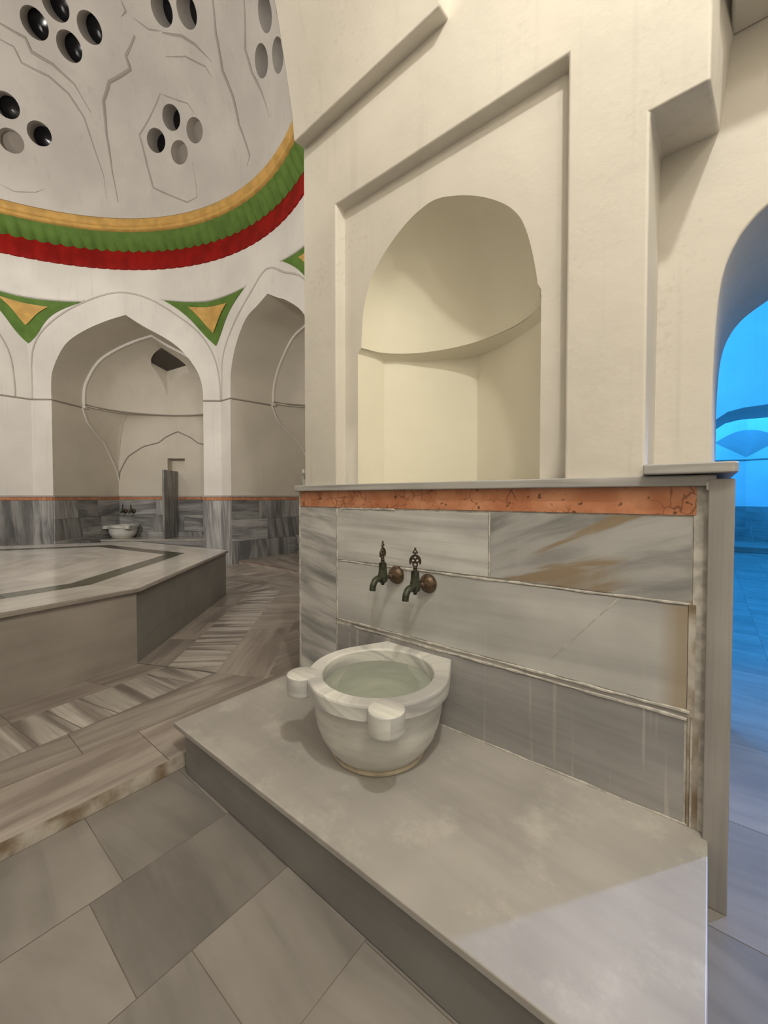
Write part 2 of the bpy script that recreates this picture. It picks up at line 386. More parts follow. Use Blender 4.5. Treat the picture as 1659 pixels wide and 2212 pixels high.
def catmull(pts, n=6):
    P = [Vector(p) for p in pts]; out = []
    for i in range(len(P) - 1):
        a = P[max(i - 1, 0)]; b = P[i]; c = P[i + 1]; d = P[min(i + 2, len(P) - 1)]
        for k in range(n):
            t = k / n
            out.append(0.5 * ((2 * b) + (c - a) * t + (2 * a - 5 * b + 4 * c - d) * t * t + (3 * b - a - 3 * c + d) * t ** 3))
    out.append(P[-1]); return out
def lerp(a, b, t): return a + (b - a) * t
def resample(P, n):
    L = [0]
    for i in range(len(P) - 1): L.append(L[-1] + (P[i + 1] - P[i]).length)
    out = []; j = 0
    for k in range(n + 1):
        t = L[-1] * k / n
        while j < len(P) - 2 and L[j + 1] < t: j += 1
        seg = L[j + 1] - L[j]
        out.append(P[j].lerp(P[j + 1], min(1, max(0, (t - L[j]) / seg if seg else 0))))
    return out

# ------------------------------------------------------------------ basin bay: the wall with the niche
YW = 1.706
g = G()
XL, XR, ZT = -2.03, -0.178, 5.05
px0, px1, pz1, pd = -1.745, -0.45, 3.083, 0.065
ZB = 1.40
def q(g_, pts, mat='plaster', **k): g_.face(pts, mat, **k)
q(g, [(XL, YW, ZB), (px0, YW, ZB), (px0, YW, pz1), (XL, YW, pz1)])
q(g, [(px1, YW, ZB), (XR, YW, ZB), (XR, YW, 2.70), (px1, YW, 2.70)])
q(g, [(px1, YW, 2.70), (XR, YW, 2.70), (XR, YW, pz1), (px1, YW, pz1)])
q(g, [(XL, YW, pz1), (px0, YW, pz1), (px0, YW, ZT), (XL, YW, ZT)])
q(g, [(px0, YW, pz1), (px1, YW, pz1), (px1, YW, ZT), (px0, YW, ZT)])
q(g, [(px1, YW, pz1), (XR, YW, pz1), (XR, YW, ZT), (px1, YW, ZT)])
q(g, [(XR, YW, 2.70), (-0.013, YW, 2.705), (-0.012, YW, pz1), (XR, YW, pz1)])
q(g, [(XR, YW, pz1), (-0.012, YW, pz1), (-0.010, YW, ZT), (XR, YW, ZT)])
YP = YW + pd
q(g, [(px0, YW, ZB), (px0 + .012, YP, ZB), (px0 + .012, YP, pz1 - .012), (px0, YW, pz1)])
q(g, [(px0, YW, pz1), (px0 + .012, YP, pz1 - .012), (px1 - .005, YP, pz1 - .012), (px1, YW, pz1)])
q(g, [(px1, YW, pz1), (px1 - .005, YP, pz1 - .012), (px1 - .005, YP, 2.70), (px1, YW, 2.70)])
q(g, [(px1, YW, 2.70), (px1 - .005, YP, 2.70), (px1 - .005, YP, ZB), (px1, YW, ZB)])
# right return, bracket underside, splayed return above
YB = 2.02
q(g, [(XR, YW, ZB), (XR - .002, YB, ZB), (XR + .006, YB, 2.735), (XR, YW, 2.70)])
q(g, [(XR, YW, 2.70), (XR + .006, YB, 2.735), (0.014, YB, 2.738), (-0.013, YW, 2.705)])
q(g, [(-0.013, YW, 2.705), (0.014, YB, 2.738), (0.050, YB, 3.09), (-0.012, YW, pz1)])
q(g, [(-0.012, YW, pz1), (0.050, YB, 3.09), (0.30, YB, ZT), (-0.010, YW, ZT)])
# end of the pier towards the round hall
q(g, [(XL, YW, ZB), (XL, YW + .14, ZB), (XL, YW + .14, ZT), (XL, YW, ZT)])
# recessed panel pierced by the niche
nl = [(-1.628, ZB), (-1.628, 1.80), (-1.628, 2.20), (-1.600, 2.225), (-1.594, 2.33), (-1.581, 2.45), (-1.534, 2.585), (-1.458, 2.68), (-1.366, 2.757), (-1.257, 2.82), (-1.155, 2.85), (-1.10, 2.853),
      (-1.046, 2.842), (-0.943, 2.803), (-0.835, 2.745), (-0.734, 2.668), (-0.67, 2.592), (-0.637, 2.52), (-0.612, 2.43), (-0.592, 2.33), (-0.582, 2.262), (-0.567, 2.235), (-0.567, 2.0), (-0.567, 1.75), (-0.567, ZB)]
cA = catmull([(x, 0, z) for x, z in nl[3:12]], 4); cB = catmull([(x, 0, z) for x, z in nl[11:21]], 4)
outl = [Vector((x, 0, z)) for x, z in nl[:3]] + cA + cB[1:] + [Vector((x, 0, z)) for x, z in nl[21:]]
NL = len(outl); pk = 3 + len(cA) - 1
def outer(i):
    a, b = 2, NL - 4
    if i <= a: return Vector((px0 + .012, 0, lerp(ZB, 2.2, i / a)))
    if i >= b: return Vector((px1 - .005, 0, lerp(2.2, ZB, (i - b) / (NL - 1 - b))))
    t = (i - a) / (b - a); tot = [.88, 1.29, .88]; d = t * sum(tot)
    if d < .88: return Vector((px0 + .012, 0, 2.2 + d))
    if d < .88 + 1.29: return Vector((px0 + .012 + (d - .88) / 1.29 * (px1 - px0 - .017), 0, pz1 - .012))
    return Vector((px1 - .005, 0, pz1 - .012 - (d - .88 - 1.29)))
OU = [outer(i) for i in range(NL)]
# keep the two top corners exact
for cx in (px0 + .012, px1 - .005):
    k = min(range(NL), key=lambda i: (OU[i] - Vector((cx, 0, pz1 - .012))).length); OU[k] = Vector((cx, 0, pz1 - .012))
for i in range(NL - 1):
    a, b, c, d = OU[i], outl[i], outl[i + 1], OU[i + 1]
    q(g, [(a.x, YP, a.z), (b.x, YP, b.z), (c.x, YP, c.z), (d.x, YP, d.z)])
wall_n = struct(g.build('wall_north', bevel=0.011))
# niche interior: faceted lower half, smooth hood above an overhanging lip
g = G()
lp = [Vector((-1.628, 0, 0))] + catmull([(-1.585, .195, 0), (-1.42, .335, 0), (-1.25, .42, 0), (-1.09, .475, 0)], 5) + catmull([(-1.09, .475, 0), (-.90, .405, 0), (-.74, .31, 0), (-.60, .19, 0)], 5)[1:] + [Vector((-0.567, 0, 0))]
ZL = 2.195
for i in range(len(lp) - 1):
    a, b = lp[i], lp[i + 1]; sm = 0 < i < len(lp) - 2
    g.face([(a.x, YP + a.y, ZB), (b.x, YP + b.y, ZB), (b.x, YP + b.y, ZL), (a.x, YP + a.y, ZL)], 'plaster_niche_glow', smooth=sm)
hs = outl[3:NL - 3]; hc = Vector((-1.091, 0, 2.226)); hd = 0.345
def hood(u, v):
    k = u * (len(hs) - 1); i = min(int(k), len(hs) - 2); p = hs[i].lerp(hs[i + 1], k - i); r = 1 - v
    x = hc.x + (p.x - hc.x) * r; z = hc.z + (p.z - hc.z) * r
    return (x, YP + hd * math.sqrt(max(0, 1 - r * r)) ** 1.0, z)
h_ = G(); h_.grid(hood, 64, 20, 'plaster_niche_glow'); struct(h_.build('wall_niche_hood'))
wn = g.build('wall_niche'); wn.data.set_sharp_from_angle(angle=math.radians(17)); struct(wn)
g = G()
# lip between hood (z 2.235) and the deeper lower plan
lipn = 40
def lip_in(u):
    th = PI * (1 - u); return Vector((hc.x + 0.513 * math.cos(th), YP + (hd + .004) * math.sin(th), 2.229))
lpr = resample(lp, lipn)
for i in range(lipn):
    a = lip_in(i / lipn); b = lip_in((i + 1) / lipn); c = lpr[i + 1]; d = lpr[i]
    a2, b2 = a - Vector((0, 0, .0)), b
    g.face([a2, b2, (c.x, YP + c.y, ZL), (d.x, YP + d.y, ZL)], 'plaster_niche_glow', smooth=False)
g.face([(-1.63, YP, ZB), (-0.567, YP, ZB), (-0.66, YP + .45, ZB), (-1.585, YP + .45, ZB)], 'plaster_niche_glow')
struct(g.build('wall_niche_lip'))

# the springing arch between the bay and the hall (a thick band across the bay)
cur = [(1.627, 3.545), (1.603, 3.72), (1.569, 3.886), (1.533, 4.05), (1.48, 4.266), (1.33, 4.56), (1.08, 4.84), (0.72, 5.04), (0.1, 5.22)]
ca = [(p.x, p.y) for p in catmull([(a, b, 0) for a, b in cur], 5)]
ca = ca + [(0.2 - y, z) for y, z in ca[::-1][1:]]
g = G(); XA, XB = -2.03, -0.985
for (y0, z0), (y1, z1) in zip(ca[:-1], ca[1:]):
    g.face([(XA, y0, z0), (XB, y0, z0 + .045), (XB, y1, z1 + .045), (XA, y1, z1)], 'plaster', smooth=True)
    for X, dz in ((XA, 0), (XB, .045)):
        g.face([(X, y0, z0 + dz), (X, y1, z1 + dz), (X, y1, 5.7), (X, y0, 5.7)], 'plaster')
for y, s in ((ca[0][0], 1), (ca[-1][0], -1)):
    yo = YW + .01 if s > 0 else -1.52
    g.face([(XA, y, 3.545), (XB, y, 3.59), (XB, yo, 3.60), (XA, yo, 3.555)], 'plaster')
    for X, dz in ((XA, 0), (XB, .045)):
        g.face([(X, y, 3.545 + dz), (X, yo, 3.555 + dz), (X, yo, 5.7), (X, y, 5.7)], 'plaster')
struct(g.build('wall_arch', bevel=0.012))

# door wall with the arch to the blue hall
g = G()
fr = [(0.012, 1.42), (0.009, 1.70), (0.009, 1.83), (0.012, 1.943), (0.017, 2.054), (0.026, 2.156), (0.042, 2.235), (0.067, 2.30), (0.099, 2.352), (0.153, 2.405), (0.30, 2.50), (0.52, 2.62), (0.85, 2.75)]
fl = [Vector((x, 0, z)) for x, z in fr[:2]] + catmull([(x, 0, z) for x, z in fr[2:]], 4)
full = fl + [Vector((1.70 - p.x, 0, p.z)) for p in fl[::-1][1:]]
n_ = len(full); h_ = len(fl)
X0d, X1d, Zd = -0.19, 2.62, 5.05
for i in range(n_ - 1):
    def out_(k):
        t = k / (n_ - 1); d = t * (3.65 * 2 + 2.81)
        if d < 3.65: return Vector((X0d, 0, 1.40 + d))
        if d < 3.65 + 2.81: return Vector((X0d + d - 3.65, 0, Zd))
        return Vector((X1d, 0, Zd - (d - 3.65 - 2.81)))
    a, b, c, d = out_(i), full[i], full[i + 1], out_(i + 1)
    g.face([(a.x, YB, a.z), (b.x, YB, b.z), (c.x, YB, c.z), (d.x, YB, d.z)], 'plaster')
TD = 1.15
for i in range(n_ - 1):
    b, c = full[i], full[i + 1]
    def bk(p): return (p.x + (0.020 if p.x < .85 else -.020), YB + TD, p.z + 0.01)
    g.face([(b.x, YB, b.z), (c.x, YB, c.z), bk(c), bk(b)], 'plaster', smooth=True)
struct(g.build('wall_door', bevel=0.01))
g = G()
g.box(0.04, 2.6, 1.70, 2.02, 3.07, 5.05, 'plaster')
struct(g.build('wall_door_ledge', bevel=0.012))
# bay's other walls and ceiling
g = G()
g.box(-2.03, 2.75, -1.65, -1.52, -.02, 5.1, 'plaster'); g.box(-2.03, 2.70, -1.53, -1.50, 0, 1.40, 'slab'); struct(g.build('wall_south'))
g = G()
g.box(2.62, 2.75, -1.52, 2.02, -.02, 5.1, 'plaster'); g.box(2.60, 2.63, -1.5, 2.0, 0, 1.40, 'slab'); struct(g.build('wall_east'))
g = G()
g.box(-1.05, 2.75, -1.65, 2.05, 5.05, 5.2, 'plaster'); struct(g.build('ceiling'))

# marble dado of the bay (north) : backing mortar, slabs, orange band, shelf
g = G()
g.box(-2.088, 0.0, YW + .004, YW + .14, 0.0, 1.385, 'mortar')
def slab(x0, x1, z0, z1, mat, rot=0.0, tone=0.0, z1b=None, z0b=None):
    gp = .0035; P = [(x0 + gp, z0 + gp), (x1 - gp, (z0b or z0) + gp), (x1 - gp, (z1b or z1) - gp), (x0 + gp, z1 - gp)]; of = rof()
    pts = [(x, YW, z) for x, z in P]; back = [(x, YW + .02, z) for x, z in P]
    g.face(pts, mat, rotuv(P, rot, of), tone)
    for i in range(4):
        j = (i + 1) % 4; g.face([pts[j], pts[i], back[i], back[j]], mat, None, tone)
slab(-2.088, -1.745, 0.222, 1.283, 'slab_left', 0.16)
slab(-1.738, -0.768, 0.972, 1.278, 'slab', 0.04, 0.08, z0b=.984)
slab(-0.764, -0.037, 0.985, 1.283, 'slab_dark', -0.32, -0.08)
slab(-1.738, -0.045, 0.618, 0.966, 'slab_mid', -0.03, -0.07, z1b=.979)
g.face([(-.249, YW - .0006, .974), (-.5035, YW - .0006, .668), (-.509, YW - .0006, .668), (-.256, YW - .0006, .974)], 'mortar')
slab(-1.738, -0.050, 0.222, 0.588, 'slab_low', 0.03)
g.box(-1.62, -0.045, YW + .0005, YW + .02, 0.592, 0.612, 'pillar', 0.15)
# raised lips of mortar along the joints
def mort(x0, z0, x1, z1, r):
    n = 26; pts = []; rr = []
    for i in range(n + 1):
        t = i / n; pts.append((lerp(x0, x1, t) + rnd.uniform(-.0015, .0015), YW + .001, lerp(z0, z1, t) + rnd.uniform(-.002, .002))); rr.append(r * rnd.uniform(.55, 1.25))
    g.tube(pts, rr, 'mortar', 6)
mort(-1.741, .967, -.04, .983, .0055); mort(-1.741, .615, -.04, .614, .006); mort(-1.741, .62, -1.741, 1.28, .0055)
mort(-1.60, .591, -.045, .589, .006); mort(-.766, .985, -.766, 1.28, .004); mort(-1.70, 1.281, -1.30, 1.281, .006); mort(-1.741, .23, -1.741, .6, .003)
mort(-2.088, .222, -.04, .222, .006)
g.tube([(-.041, YW + .004, z) for z in (.22, .5, .8, 1.0)], .006, 'mortar_dirty', 6)
g.box(-0.036, 0.0, YW - .001, YW + .02, 0.22, 1.383, 'mortar')
g.box(-0.046, -0.026, YW - .003, YW + .02, 0.60, 0.985, 'mortar_dirty')
g.box(-0.030, -0.014, YW - .0025, YW + .02, 0.22, 0.60, 'mortar_dirty')
g.box(-2.092, -2.078, YW - .003, YW + .02, 0.22, 1.385, 'mortar')
struct(g.build('baseboard_north', bevel=0))
g = G()
g.box(-2.078, -0.03, YW - .002, YW + .02, 1.287, 1.385, 'orange'); struct(g.build('trim_1', bevel=.001))
g = G()   # shelf slab along the top of the dado, widening round the pier's end
g.prism([(-2.106, YW - .03), (0.02, YW - .03), (0.02, 2.3), (-1.0, 2.3), (-1.9, 2.2), (-2.25, 2.15), (-2.21, 1.80)], 1.385, 1.423, 'shelf', 0, 0.02)
struct(g.build('trim_2', bevel=.006))
g = G()   # marble jamb slab at the door, floor to cap
g.box(0.0, 0.066, YW - .033, YB + TD, 0.0, 1.408, 'pillar', 0, PI / 2)
g.box(-.006, 0.002, YW - .031, YW + .02, 1.37, 1.40, 'mortar')
struct(g.build('trim_3', bevel=.004))
g = G()
g.prism([(-0.178, YW - .062), (0.060, YW - .062), (0.073, YW - .045), (0.073, YB + TD), (-0.178, YB + TD)], 1.4255, 1.461, 'shelf', 0, 0.03)
struct(g.build('trim_4', bevel=.006))
g = G()
g.box(1.634, 1.70, YW - .033, YB + TD, 0.0, 1.408, 'pillar', 0, PI / 2); g.box(1.70, 2.62, YW, YB + TD, 0, 1.40, 'slab')
g.box(1.625, 2.62, YW - .06, YB + TD, 1.41, 1.455, 'shelf')
struct(g.build('trim_5', bevel=.004))

# lower floor of the bay and the floor running on under the door
g = G()
g.face([(-2.02, -1.52, -.0012), (2.62, -1.52, -.0012), (2.62, 20, -.0012), (-2.02, 20, -.0012)], 'grout_bay')
def tile(x0, x1, y0, y1, z, mat, rot, tone, gp=.0014):
    P = [(x0 + gp, y0 + gp), (x1 - gp, y0 + gp), (x1 - gp, y1 - gp), (x0 + gp, y1 - gp)]
    g.face([(x, y, z) for x, y in P], mat, rotuv(P, rot, rof()), tone)
rows = [-2.018, -1.578, -1.177, -0.793, -0.40, 0.0, 0.40, 0.80, 1.20, 1.60, 2.0, 2.62]
cuts = {1: [.40, .895], 2: [.548, .9], 0: [.12, .50, .885]}
for i in range(len(rows) - 1):
    y = -1.52 - rnd.uniform(0, .4)
    ys = [y]
    while ys[-1] < 14.4: ys.append(ys[-1] + rnd.uniform(.5, .8))
    if i in cuts: ys = [v for v in ys if v < -.2 or v > 1.3] + cuts[i]; ys.sort()
    for a, b in zip(ys[:-1], ys[1:]):
        a = max(a, -1.52)
        if b - a < .05: continue
        tn = rnd.uniform(-.13, .10)
        if i == 1 and .3 < a < .6: tn = -.20
        if i == 2 and a > .3 and a < .7: tn = .06
        tile(rows[i], rows[i + 1], a, b, 0, 'floor', rnd.choice([.12, -.16, .02, .3]), tn)
for x0, x1, y0, y1 in ((-1.15, -.80, .86, .893), (-.86, -.60, .85, .893), (-.805, -.785, .70, .89)):
    pass
struct(g.build('floor'))

# ------------------------------------------------------------------ round hall
CX, CY = -5.71, -.22
A = (-9.962, 1.753); B = (-7.299, 4.064); Cc = (-4.2, 4.064); D = (-2.06, 1.846)
A_ = (-9.962, -2.19); B_ = (-7.299, -4.504); C_ = (-4.2, -4.504); D_ = (-2.06, -1.65)
ZR = 5.58; RR = 4.15
def blend(x, y, z):
    f = min(1, max(0, (z - 3.3) / (ZR - 3.3))); f = f * f * (3 - 2 * f)
    dx, dy = x - CX, y - CY; l = math.hypot(dx, dy)
    return Vector((lerp(x, CX + dx / l * RR, f), lerp(y, CY + dy / l * RR, f), z))
class Face:
    def __init__(s, p, q_):
        s.p = p; s.L = math.dist(p, q_); s.e = ((q_[0] - p[0]) / s.L, (q_[1] - p[1]) / s.L); s.n = (-s.e[1], s.e[0])
    def P(s, a, d, z): return Vector((s.p[0] + s.e[0] * a + s.n[0] * d, s.p[1] + s.e[1] * a + s.n[1] * d, z))
    def W(s, a, z):
        v = s.P(a, 0, z); return blend(v.x, v.y, z)
archL = [(-1.41, 3.20), (-1.41, 3.47), (-1.352, 3.765), (-1.105, 4.177), (-.752, 4.434), (-.324, 4.634), (.03, 4.75)]
archR = [(.03, 4.75), (.355, 4.55), (.785, 4.32), (1.08, 4.09), (1.315, 3.754), (1.40, 3.45), (1.41, 3.20)]
nL = [(-1.205, 3.20), (-1.19, 3.45), (-1.145, 3.683), (-.94, 4.047), (-.566, 4.431), (-.2, 4.57), (.10, 4.672)]
nR = [(.10, 4.672), (.34, 4.54), (.605, 4.41), (.95, 4.15), (1.13, 3.80), (1.2, 3.45), (1.205, 3.20)]
frm = [(-1.76, 3.20), (-1.744, 3.797), (-1.64, 4.177), (-1.40, 4.474), (-.965, 4.795), (-.42, 5.062), (0, 5.149), (.478, 5.044), (1.016, 4.742), (1.453, 4.406), (1.683, 4.0), (1.735, 3.5), (1.74, 3.2)]
nfrm = [(-1.5, 3.20), (-1.48, 3.5), (-1.35, 3.965), (-.90, 4.429), (-.377, 4.80), (.12, 5.05), (.62, 4.82), (1.108, 4.56), (1.4, 4.0), (1.45, 3.2)]
def arch_pts(Lp, Rp, sc):
    a = catmull([(x, 0, z) for x, z in Lp], 4); b = catmull([(x, 0, z) for x, z in Rp], 4)
    return [Vector((sc + p.x, 0, p.z)) for p in a + b[1:]]
ZW = 1.36
def hall_wall(name, f, arch=None, frame=None, sc=None, mat='plaster_hall'):
    g = G()
    if arch is None:
        g.grid(lambda u, v: f.W(u * f.L, lerp(ZW, ZR, v)), 12, 18, mat, True)
    else:
        jl = arch[0]; jr = arch[-1]; J = 5
        inn = [Vector((jl.x, 0, lerp(ZW, jl.z, k / J))) for k in range(J)] + arch + [Vector((jr.x, 0, lerp(jr.z, ZW, (k + 1) / J))) for k in range(J)]
        n = len(inn); na = len(arch); out = []
        k1 = int(na * .22)
        for i in range(n):
            if i < J: out.append(Vector((0, 0, lerp(ZW, jl.z, i / J))))
            elif i >= n - J: out.append(Vector((f.L, 0, lerp(jr.z, ZW, (i - (n - J - 1)) / J))))
            else:
                a = i - J
                if a <= k1: out.append(Vector((0, 0, lerp(jl.z, ZR, a / k1))))
                elif a >= na - 1 - k1: out.append(Vector((f.L, 0, lerp(ZR, jr.z, (a - (na - 1 - k1)) / k1))))
                else: out.append(Vector((f.L * (a - k1) / (na - 1 - 2 * k1), 0, ZR)))
        def fn(u, v):
            i = int(round(u * (n - 1))); p = inn[i].lerp(out[i], v); return f.W(p.x, p.z)
        g.grid(fn, n - 1, 9, mat, True)
    if frame:
        pts = catmull([(sc + x, 0, z) for x, z in frame], 4)
        g.tube([f.W(p.x, p.z) for p in pts], .016, 'frame_line', 6)
    g.tube([f.W(x, 3.185) for x in ([0, .15, .3] if arch else [0, f.L])] if not arch else [f.W(lerp(0, arch[0].x, k / 2), 3.185) for k in range(3)], .016, 'groove', 6)
    if arch: g.tube([f.W(lerp(arch[-1].x, f.L, k / 2), 3.185) for k in range(3)], .016, 'groove', 6)
    return struct(g.build(name))

def alcove(name, f, arch, sc, hw, Dp, d1, z_floor, niche=None, mat='plaster_alcove'):
    """Vaulted front, then a shallow half-domed bay with pendentives over a back wall."""
    g = G(); na = len(arch); sl, sr = sc - hw, sc + hw
    g.grid(lambda u, v: f.W(arch[int(round(u * (na - 1)))].x, arch[int(round(u * (na - 1)))].z).lerp(f.P(arch[int(round(u * (na - 1)))].x, d1, arch[int(round(u * (na - 1)))].z), v), na - 1, 4, mat, True)
    ins = [Vector((sc + (p.x - sc) * .962, 0, 3.28 + (p.z - 3.28) * .965 if p.z > 3.28 else p.z)) for p in arch]
    for i in range(na - 1):
        a, b, c, d = arch[i], arch[i + 1], ins[i + 1], ins[i]
        g.face([f.P(a.x, d1, a.z), f.P(b.x, d1, b.z), f.P(c.x, d1, c.z), f.P(d.x, d1, d.z)], 'plaster_hall')
        g.face([f.P(d.x, d1, d.z), f.P(c.x, d1, c.z), f.P(c.x, d1 + .06, c.z), f.P(d.x, d1 + .06, d.z)], mat)
    for s in (sl, sr):   # side walls
        g.face([f.P(s, 0, z_floor), f.P(s, Dp, z_floor), f.P(s, Dp, 3.35), f.P(s, 0, 3.35)], mat)
        g.tube([f.P(s, 0.02, 3.185), f.P(s, d1, 3.215)], .016, 'groove', 6)
    # back wall with an optional square recess
    if niche:
        a, b, z0, z1, dd = niche
        for (u0, u1, w0, w1) in ((sl, a, z_floor, 3.35), (b, sr, z_floor, 3.35), (a, b, z_floor, z0), (a, b, z1, 3.35)):
            g.face([f.P(u0, Dp, w0), f.P(u1, Dp, w0), f.P(u1, Dp, w1), f.P(u0, Dp, w1)], mat)
        g.face([f.P(a, Dp + dd, z0), f.P(b, Dp + dd, z0), f.P(b, Dp + dd, z1), f.P(a, Dp + dd, z1)], mat)
        for P4 in (((a, z0), (b, z0)), ((b, z0), (b, z1)), ((b, z1), (a, z1)), ((a, z1), (a, z0))):
            (u0, w0), (u1, w1) = P4
            g.face([f.P(u0, Dp, w0), f.P(u1, Dp, w1), f.P(u1, Dp + dd, w1), f.P(u0, Dp + dd, w0)], mat)
    else:
        g.face([f.P(sl, Dp, z_floor), f.P(sr, Dp, z_floor), f.P(sr, Dp, 3.35), f.P(sl, Dp, 3.35)], mat)
    # pendentives: from side/back curves up to the oval ring at z 3.28
    rd = Dp - d1 - .06; zr = 3.28; k_ = hw / 1.41
    lobe = [(-1.41, 1.72), (-1.38, 1.95), (-1.20, 2.30), (-.83, 2.55), (-.42, 2.655), (-.40, 2.69), (-.33, 2.76), (-.02, 2.915)]
    lobe = [(x * k_, z) for x, z in lobe]; lobe = lobe + [(-x, z) for x, z in lobe[::-1][1:]]
    side = [(d1 - .02, 3.24), (d1 + .13, 2.93), (d1 + .45, 2.69), (d1 + .66, 2.57), (d1 + .90, 2.25), (Dp - .06, 1.95), (Dp, 1.72)]
    side = [(d1 + (d - d1), z) for d, z in side]
    edge = [(sl, d, z) for d, z in side] + [(sc + x, Dp, z) for x, z in lobe[1:-1]] + [(sr, d, z) for d, z in side[::-1]]
    # resample edges
    E = [Vector(p) for p in edge]; NE_ = 72
    ang = []
    for p in E: ang.append(math.atan2(max(0, (p.y - d1)) / rd, (p.x - sc) / hw))
    ER = resample(E, NE_)
    def pend(u, v):
        p = ER[int(round(u * NE_))]; th = math.atan2(max(0, p.y - d1 + .02) / rd, -(p.x - sc) / hw)
        r = Vector((sc - hw * .965 * math.cos(th), d1 + rd * math.sin(th) * .97, zr))
        s_ = math.sin(v * PI / 2); c_ = 1 - math.cos(v * PI / 2)
        x = lerp(p.x, r.x, c_); y = lerp(p.y, r.y, c_); z = lerp(p.z, r.z, s_)
        return f.P(x, y, z)
    g.grid(pend, NE_, 8, mat, True)
    kL = max(i for i, p in enumerate(ER) if p.x < sc and p.y < Dp - .02); kR = min(i for i, p in enumerate(ER) if p.x > sc and p.y < Dp - .02)
    for a_, b_, r_2, m_ in ((0, kL + 2, .018, 'plaster_hall'), (kL + 1, kR + 1, .014, 'groove'), (kR, len(ER), .018, 'plaster_hall')):
        g.tube([f.P(p.x + (.004 if p.x < sc else -.004), p.y - .004, p.z) for p in ER[a_:b_]], r_2, m_, 6)
    ring = [f.P(sc - hw * .962 * math.cos(PI * k / 40), d1 + rd * math.sin(PI * k / 40) * .975, zr) for k in range(41)]
    g.tube(ring, .017, 'groove', 6)
    o = struct(g.build(name))
    # half dome
    g = G(); hs_ = [p for p in ins if p.z >= zr - .09]
    hs_ = [Vector((hs_[0].x, 0, zr))] + hs_[1:-1] + [Vector((hs_[-1].x, 0, zr))]; nh = len(hs_)
    def hd_(u, v):
        p = hs_[int(round(u * (nh - 1)))]; r = 1 - v
        return f.P(sc + (p.x - sc) * r, d1 + .05 + rd * .93 * math.sqrt(max(0, 1 - r * r)), zr + (p.z - zr) * r)
    def hd_o(u, v):
        p = hs_[int(round(u * (nh - 1)))]; r = 1 - v
        return f.P(sc + (p.x - sc) * r * 1.08, d1 + .05 + (rd + .5) * math.sqrt(max(0, 1 - r * r)), zr + (p.z - zr + .45) * r)
    g.grid(hd_, nh - 1, 16, mat, True)
    return o, g, hd_, hd_o, nh

FW = Face(A_, A); FNW = Face(A, B); FN = Face(B, Cc); FNE = Face(Cc, D); FSE = Face(D_, C_); FS = Face(C_, B_); FSW = Face(B_, A_)
aNW = arch_pts(archL, archR, 1.782); aN = arch_pts(nL, nR, 1.546)
aW = arch_pts([(x * 1.06, z) for x, z in archL], [(x * 1.06, z) for x, z in archR], FW.L / 2)
hall_wall('wall_northwest', FNW, aNW, frm, 1.782)
hall_wall('wall_hall_north', FN, aN, nfrm, 1.546)
hall_wall('wall_west', FW, aW, frm, FW.L / 2)
for nm, f in (('wall_northeast', FNE), ('wall_southeast', FSE), ('wall_hall_south', FS), ('wall_southwest', FSW)): hall_wall(nm, f, None, nfrm, f.L / 2)
NICHE = (1.526, 1.933, 1.94, 2.272, .22)

def apply_bool(o, cut):
    md = o.modifiers.new('b', 'BOOLEAN'); md.operation = 'DIFFERENCE'; md.solver = 'EXACT'; md.object = cut
    dg = bpy.context.evaluated_depsgraph_get(); dg.update()
    me = bpy.data.meshes.new_from_object(o.evaluated_get(dg)); o.modifiers.clear(); o.data = me; me.set_sharp_from_angle(angle=math.radians(32))
    bpy.data.objects.remove(cut, do_unlink=True)

def half_dome(nm, f, res, shaft=None):
    o, g, h1, h2, nh = res
    g.grid(lambda u, v: h2(1 - u, v), nh - 1, 16, 'plaster_alcove', False)
    # rim strips closing the shell
    n = nh - 1
    for i in range(n): g.face([h1(i / n, 0), h2(i / n, 0), h2((i + 1) / n, 0), h1((i + 1) / n, 0)], 'plaster_alcove')
    for u in (0, 1):
        for j in range(16): g.face([h1(u, j / 16), h1(u, (j + 1) / 16), h2(u, (j + 1) / 16), h2(u, j / 16)], 'plaster_alcove')
    d = g.build(nm, recalc=True); struct(d)
    if shaft:
        poly = [f.P(a, b, 0).to_2d() for a, b in shaft]
        c = G(); c.prism([(p.x, p.y) for p in poly], 3.3, 5.6, 'plaster_alcove'); cut = c.build('cutter', recalc=True)
        apply_bool(d, cut)
        s = G(); i0 = [(p.x, p.y) for p in poly]; capz = [4.37, 4.42, 4.48, 4.53, 4.56, 4.59, 4.595, 4.59, 4.52, 4.44, 4.34, 4.30]; s.face([(x, y, z) for (x, y), z in zip(i0, capz)], 'shaft_dark'); s.face([(x, y, 5.6) for x, y in i0], 'shaft_dark')
        struct(s.build(nm + '_shaft'))
r_ = alcove('wall_alcove_northwest', FNW, aNW, 1.782, 1.41, 2.0, .82, .07, NICHE)
half_dome('ceiling_alcove_northwest', FNW, r_, [(1.46, 1.50), (1.465, 1.43), (1.51, 1.36), (1.58, 1.305), (1.67, 1.26), (1.76, 1.23), (1.86, 1.21), (1.95, 1.20), (2.16, 1.24), (2.28, 1.30), (2.30, 1.46), (1.62, 1.846)])
r_ = alcove('wall_alcove_north', FN, aN, 1.546, 1.205, 2.0, .92, .07, None)
half_dome('ceiling_alcove_north', FN, r_)
r_ = alcove('wall_alcove_west', FW, aW, FW.L / 2, 1.495, 2.0, .82, .07, None)
half_dome('ceiling_alcove_west', FW, r_)

